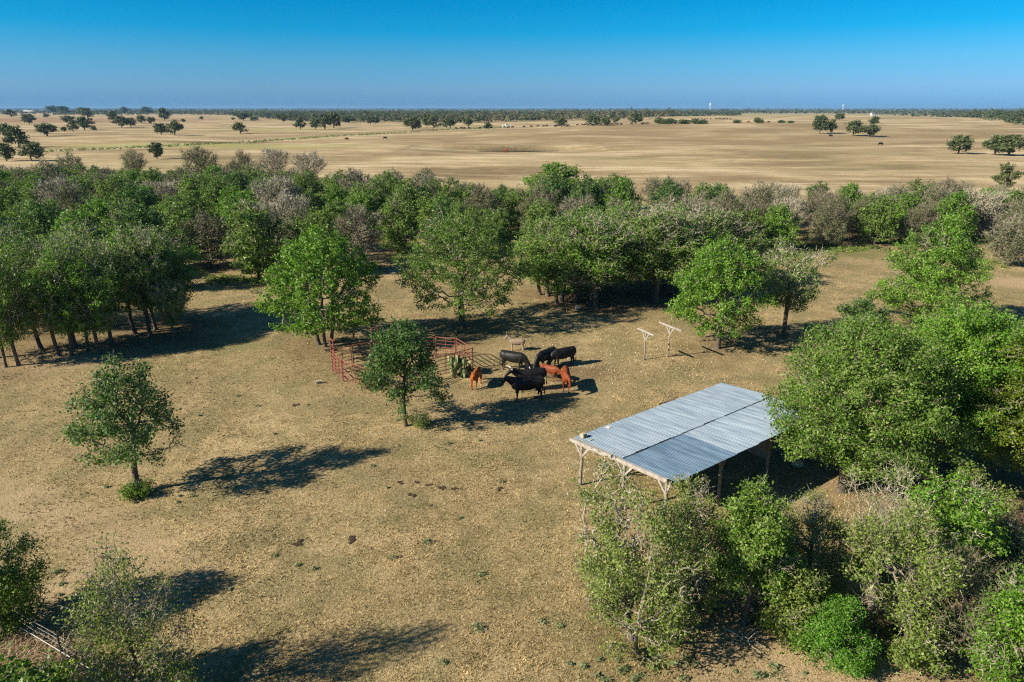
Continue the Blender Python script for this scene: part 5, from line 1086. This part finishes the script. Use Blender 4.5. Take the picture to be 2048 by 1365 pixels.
# ------------------------------------------------------------------ far woods: a mass of crowns nobody could count
def far_woods():
    rng = np.random.default_rng(77); P = []
    def band(n, d0, d1, a0, a1, keep):
        d = np.exp(rng.uniform(math.log(d0), math.log(d1), n)); a = rng.uniform(math.radians(a0), math.radians(a1), n); x = d * np.sin(a); y = d * np.cos(a); k = keep(x, y, a, d); P.extend(zip(x[k], y[k], d[k]))
    wob = lambda x, y: smooth_noise(x, y, 0.006, 5)
    u_of = lambda x, y: 1024 + FPX * x / (y * math.cos(PITCH) + CAM_H * math.sin(PITCH))
    # middle wood: its front edge runs back from the thickets to the left pasture
    def mid(x, y, a, d):
        u = u_of(x, y); f = np.interp(u, [420, 500, 600, 700, 860, 1000, 1150, 1300, 1350, 1400], [1900, 1250, 960, 900, 850, 820, 850, 930, 1100, 1600]); return (y > f + 40 * wob(x, y)) & (u > 380) & (u < 1480) & (np.abs(wob(x + 900, y * 0.6)) < 1.15)
    band(10000, 780, 2600, -40, 35, mid)
    def left(x, y, a, d):
        u = u_of(x, y); return (u <= 560) & ~((u > -40) & (u < 110) & (d < 3600)) & (d > 2100 + 200 * wob(x, y)) & (wob(x * .6, y * .6) > -0.45)
    band(3500, 1800, 4200, -62, -10, left)
    def right(x, y, a, d):
        u = u_of(x, y); f = np.interp(u, [1380, 1470, 1500, 1700, 1780, 1850, 1900, 1960, 2048, 2300], [1500, 1900, 3100, 3000, 2000, 1650, 1450, 1000, 760, 600]); return (u > 1330) & (d > f * (1 + .05 * wob(x, y)))
    band(7000, 600, 4200, 8, 64, right)
    band(900, 1250, 1500, 12, 17, lambda x, y, a, d: wob(x * 2, y * 2) > 0)          # trees round the village and field hedges
    band(9000, 2600, 9000, -62, 62, lambda x, y, a, d: np.ones(len(x), bool))
    band(5000, 9000, 30000, -62, 62, lambda x, y, a, d: np.ones(len(x), bool))
    P = np.array(P); n = len(P); V = []; F = []; T = []; o = 0
    for lo, hi, m, size in ((0, 1500, 38, 2.3), (1500, 2600, 15, 3.6), (2600, 9000, 9, 6.4), (9000, 99999, 6, 22)):
        q = P[(P[:, 2] >= lo) & (P[:, 2] < hi)]; k = len(q)
        if k == 0: continue
        h = rng.gamma(9, 1.0, k).clip(4, 16); w = rng.uniform(3.2, 5.8, k)
        if lo > 2000: h = h * 1.25; w = w * 1.6
        if lo > 8000: h = h * 1.6; w = w * 6
        z = terr(q[:, 0], q[:, 1]); d = rng.normal(size=(k, m, 3)); d /= np.linalg.norm(d, axis=2, keepdims=True); d[:, :, 2] = np.abs(d[:, :, 2]) * 1.15 - 0.15; rad = rng.uniform(0.7, 1.05, (k, m, 1))
        pts = np.stack([q[:, 0][:, None] + d[:, :, 0] * rad[:, :, 0] * w[:, None], q[:, 1][:, None] + d[:, :, 1] * rad[:, :, 0] * w[:, None], z[:, None] + h[:, None] * (0.26 + 0.64 * d[:, :, 2] * rad[:, :, 0])], 2).reshape(-1, 3)
        nrm = (d * .45 + np.array([0, 0, .7]) + rng.normal(0, .2, d.shape)).reshape(-1, 3); nrm /= np.linalg.norm(nrm, axis=1, keepdims=True); v, f = leaf_quads(pts, nrm, size, rng, 0.85); V.append(v); F.append(f + o); o += len(v)
        kind = np.clip(0.42 + 0.16 * smooth_noise(q[:, 0], q[:, 1], 0.004, 9) + rng.normal(0, .11, k), 0, 1); T.append(np.clip(np.repeat(kind, m) + rng.normal(0, .06, k * m), 0, 1))
    me = np_mesh('far_woods', np.concatenate(V), np.concatenate(F), M['woods'], {'tint': ('FACE', np.concatenate(T))}); tag(link('far_woods', me), 'dark far off woods stretching along the whole horizon', None, None, 'stuff')
far_woods()
def low_scrub(name, label, rows, seed, leaf, size=0.35, m=40):
    """weeds too small to count along a line or patch: rows of (x, y, radius, height)"""
    rng = np.random.default_rng(seed); R = np.array(rows); k = len(R); d = rng.normal(size=(k, m, 3)); d /= np.linalg.norm(d, axis=2, keepdims=True); d[:, :, 2] = np.abs(d[:, :, 2]); rad = rng.uniform(.4, 1, (k, m))
    pts = np.stack([R[:, 0:1] + d[:, :, 0] * rad * R[:, 2:3], R[:, 1:2] + d[:, :, 1] * rad * R[:, 2:3], terr(R[:, 0], R[:, 1])[:, None] + d[:, :, 2] * rad * R[:, 3:4]], 2).reshape(-1, 3)
    nrm = d.reshape(-1, 3) * .6 + rng.normal(0, .5, (k * m, 3)) + np.array([0, 0, .4]); nrm /= np.linalg.norm(nrm, axis=1, keepdims=True); v, f = leaf_quads(pts, nrm, size, rng, .6)
    tag(link(name, np_mesh(name, v, f, M[leaf], {'tint': ('FACE', np.clip(rng.beta(2, 2, k * m), 0, 1))})), label, None, None, 'stuff')
rs2 = np.random.default_rng(31)
rows = [(q[0] + n_[0] * s + rs2.normal(0, .5), q[1] + n_[1] * s + rs2.normal(0, .5), rs2.uniform(.6, 1.6), rs2.uniform(.4, 1.1)) for q, n_ in zip(resample(ROAD, 1.6), np.repeat(nr, 4, axis=0)[:len(resample(ROAD, 1.6))]) for s in (-3.6, 3.0) if rs2.random() < .75]
low_scrub('roadside_weeds', 'green weeds lining the pale track and its fence in the far pasture', rows, 41, 'elm', .5, 24)
rows = []
for _ in range(320):
    x = rs2.uniform(-70, 75); y = wood_front(x) + rs2.uniform(-4, 8); rows.append((x, y, rs2.uniform(.4, 1.0), rs2.uniform(.3, .9)))
low_scrub('wood_edge_weeds', 'low weeds and brambles along the foot of the creek wood', rows, 42, 'grey_leaf', .2, 40)
rows = []
for u, v, ru, n in ((1650, 497, 90, 90), (1560, 502, 40, 30), (1960, 525, 70, 40), (480, 560, 60, 50), (1800, 560, 10, 2)):
    for _ in range(n):
        x, y = at(u + rs2.normal(0, ru * .6), v + rs2.normal(0, 5)); rows.append((x, y, rs2.uniform(.3, .9), rs2.uniform(.15, .5)))
low_scrub('clearing_weeds', 'pale green weeds in the damp strip before the creek wood', rows, 43, 'elm', .16, 40)
# silvery weeds dotted over the paddock
rows = []
for cu, cv, ru, rv_, n in ((1250, 1310, 130, 50, 15), (760, 1130, 160, 60, 8), (640, 1140, 60, 40, 2), (1340, 1340, 150, 20, 26), (520, 850, 200, 60, 12), (860, 1010, 120, 60, 6), (1140, 685, 10, 5, 2), (1330, 830, 20, 10, 4), (500, 1180, 120, 90, 6), (330, 1000, 90, 20, 10), (1560, 1350, 120, 12, 14), (1000, 1250, 140, 80, 10), (130, 1190, 60, 40, 12), (960, 900, 200, 60, 5)):
    for _ in range(int(n * 0.6)):
        x, y = at(cu + rs2.normal(0, ru * .7), cv + rs2.normal(0, rv_ * .7)); k = rs2.uniform(.35, 1.15); rows.append((x, y, .20 * k, .22 * k))
low_scrub('silver_weeds', 'small silvery green weeds dotted over the dry paddock', rows, 44, 'silver', .075, 46)

# ------------------------------------------------------------------ dry grass tufts, tall straw, stones, dung
def grass():
    rng = np.random.default_rng(55); n = 115000
    d = np.exp(rng.uniform(math.log(15), math.log(78), n)); a = rng.uniform(-0.72, 0.72, n); x = d * np.tan(a) * .95; y = d
    clump = smooth_noise(x, y, 0.9, 3) + .7 * smooth_noise(x, y, 2.6, 4); k = clump + rng.normal(0, .5, n) > -0.35; x, y = x[k], y[k]; n = len(x)
    sc = (0.8 + 0.012 * y) * rng.uniform(.6, 1.4, n); P = np.stack([x, y, terr(x, y) - .005], 1); V = []; tint = []
    for b in range(3):
        an = rng.uniform(0, 6.28, n); t = np.stack([np.cos(an), np.sin(an), np.zeros(n)], 1); s = np.stack([-t[:, 1], t[:, 0], np.zeros(n)], 1); w = (0.013 * sc)[:, None]; h = (0.055 * sc * rng.uniform(.5, 1.3, n))[:, None]; ln = (0.075 * sc * rng.uniform(.2, 1.2, n))[:, None]
        base = P + t * rng.uniform(-.03, .05, n)[:, None]; V.append(np.stack([base - s * w, base + s * w, base + t * ln + np.array([0, 0, 1.0]) * h], 1).reshape(-1, 3))
    V = np.concatenate(V); F = np.arange(len(V)).reshape(-1, 3)
    m, nt, out = new_mat('dry_grass_blades'); g = nt.nodes.new('ShaderNodeNewGeometry'); c, *_ = grass_colour(nt, g.outputs['Position']); t = N(nt, 'ShaderNodeAttribute', attribute_name='tint')
    c = mix(nt, 1.0, c, ramp(nt, t.outputs['Fac'], [(0, (.55, .55, .48)), (.5, (1.05, 1.05, .98)), (1, (1.5, 1.48, 1.4))]), 'MULTIPLY'); p = N(nt, 'ShaderNodeBsdfPrincipled'); p.inputs['Roughness'].default_value = .8; p.inputs['Specular IOR Level'].default_value = .15; nt.links.new(c, p.inputs['Base Color']); nt.links.new(p.outputs[0], out.inputs['Surface'])
    tag(link('grass', np_mesh('grass', V, F, m, {'tint': ('FACE', np.clip(rng.normal(.5, .24, len(F)), 0, 1))})), 'short dry tan grass covering the paddock', None, None, 'stuff')
grass()
def straw():
    rng = np.random.default_rng(56); n = 9000; u = rng.uniform(-60, 190, n); v = rng.uniform(1295, 1420, n); k = v > 1290 + np.clip(u - 60, 0, 200) * .55 + rng.normal(0, 14, n); u, v = u[k], v[k]
    P = np.array([at(a, b) for a, b in zip(u, v)]); n = len(P); an = rng.uniform(0, 6.28, n); t = np.stack([np.cos(an), np.sin(an), np.zeros(n)], 1); s = np.stack([-t[:, 1], t[:, 0], np.zeros(n)], 1); b = np.stack([P[:, 0], P[:, 1], terr(P[:, 0], P[:, 1])], 1)
    h = rng.uniform(.25, .75, n)[:, None]; ln = rng.uniform(.15, .8, n)[:, None]; mid = b + t * ln * .35 + np.array([0, 0, 1.0]) * h * .8; tip = b + t * ln + np.array([0, 0, 1.0]) * h * rng.uniform(.4, 1.0, n)[:, None]; w = .012
    V = np.stack([b - s * w, b + s * w, mid + s * w * .8, mid - s * w * .8, tip + s * w * .2, tip - s * w * .2], 1).reshape(-1, 3); i = np.arange(n)[:, None] * 6; F = np.concatenate([i + np.array([[0, 1, 2, 3]]), i + np.array([[3, 2, 4, 5]])])
    m = leaf_mat('straw', [(0, (.20, .13, .07)), (.5, (.36, .26, .155)), (1, (.55, .44, .31))], .2); tag(link('tall_straw', np_mesh('tall_straw', V, F, m, {'tint': ('FACE', rng.random(2 * n))})), 'tangled tall dead straw in the lower left corner outside the fence', None, None, 'stuff')
straw()
def pebbles():
    rng = np.random.default_rng(57); rows = []
    for cu, cv, ru, rv_, n in ((1300, 730, 160, 40, 260), (1180, 930, 60, 50, 140), (1150, 700, 200, 40, 160), (700, 640, 200, 30, 120), (800, 900, 500, 200, 170), (1580, 1000, 60, 30, 60), (1600, 720, 150, 40, 90), (300, 800, 250, 100, 60)):
        for _ in range(n): rows.append(at(cu + rng.normal(0, ru * .6), max(500, cv + rng.normal(0, rv_ * .6))))
    R = np.array(rows); n = len(R); base = np.array([(1, 0, 0), (-.5, .87, 0), (-.5, -.87, 0), (0, 0, .8), (.3, .5, .45)]); F0 = np.array([(0, 4, 3), (4, 1, 3), (1, 2, 3), (2, 0, 3), (0, 1, 4)]); s = rng.uniform(.018, .05, n) * (0.8 + R[:, 1] * .012); an = rng.uniform(0, 6.28, n)
    c, si = np.cos(an), np.sin(an); V = np.stack([(c[:, None] * base[:, 0] - si[:, None] * base[:, 1]) * s[:, None] + R[:, 0:1], (si[:, None] * base[:, 0] + c[:, None] * base[:, 1]) * s[:, None] + R[:, 1:2], base[:, 2] * s[:, None] + terr(R[:, 0], R[:, 1])[:, None] - .005], 2).reshape(-1, 3)
    F = (np.arange(n)[:, None, None] * 5 + F0[None]).reshape(-1, 3); tag(link('pebbles', np_mesh('pebbles', V, F, M['pale_stone'])), 'scattered pale pebbles and litter on the paddock', None, None, 'stuff')
pebbles()
M['dung'] = simple_mat('dung', (0.03, 0.017, 0.01), 0.95, var=(0.06, 0.036, 0.02), scale=14)
def pat(seed, r):
    rr = random.Random(seed); bm = bmesh.new()
    for k in range(9):
        a = rr.uniform(0, 6.3); d = r * rr.uniform(0, .8); q = r * rr.uniform(.22, .5); mt = Matrix.Translation((math.cos(a) * d, math.sin(a) * d * .7, q * .12)) @ Matrix.Diagonal((1, 1, .25, 1)); bmesh.ops.create_icosphere(bm, subdivisions=1, radius=q, matrix=mt)
    me = bpy.data.meshes.new('dung_pat'); bm.to_mesh(me); bm.free(); me.materials.append(M['dung']); return me
PATS = [pat(i, .26) for i in range(3)]
for i, (u, v, s, lab) in enumerate(((598, 1087, 1.1, 'dark dung pat at the left of the lower pair'), (704, 1080, 1.15, 'dark dung pat at the right of the lower pair'), (826, 991, 1.0, 'dark dung pat nearest of the small row in mid paddock'), (800, 966, .8, 'dark dung pat at the left end of the small row in mid paddock'), (833, 965, .7, 'small dung pat second from the left in the mid paddock row'), (857, 971, .8, 'dung pat third from the left in the mid paddock row'), (884, 976, .9, 'dung pat fourth from the left in the mid paddock row'), (910, 978, .8, 'dung pat at the right end of the mid paddock row'), (999, 978, .9, 'lone dung pat right of the mid paddock row'), (592, 811, 1.0, 'lone dung pat in the grass between the two lone oaks'), (862, 1012, .5, 'tiny dung pat below the mid paddock row'))):
    x, y = at(u, v); tag(link('dung_pat', PATS[i % 3], None, (x, y, float(terr(x, y))), (0, 0, i * 1.3), (s, s, s)), lab, 'dung', 'dung pats in the paddock')

# ------------------------------------------------------------------ the air
hm = bpy.data.materials.new('haze_air'); hm.use_nodes = True; hn = hm.node_tree; hn.nodes.clear(); ho = hn.nodes.new('ShaderNodeOutputMaterial'); hv = hn.nodes.new('ShaderNodeVolumePrincipled')
hv.inputs['Color'].default_value = (0.26, 0.50, 0.80, 1); hv.inputs['Density'].default_value = 7e-5; hv.inputs['Anisotropy'].default_value = 0.0
hn.links.new(hv.outputs[0], ho.inputs['Volume'])
hz_me = MB().box((0, 0, 26.5), (170000, 170000, 62)).mesh('haze', hm); tag(link('haze', hz_me), 'thin bluish air over the pastures and far woods', None, None, 'stuff')
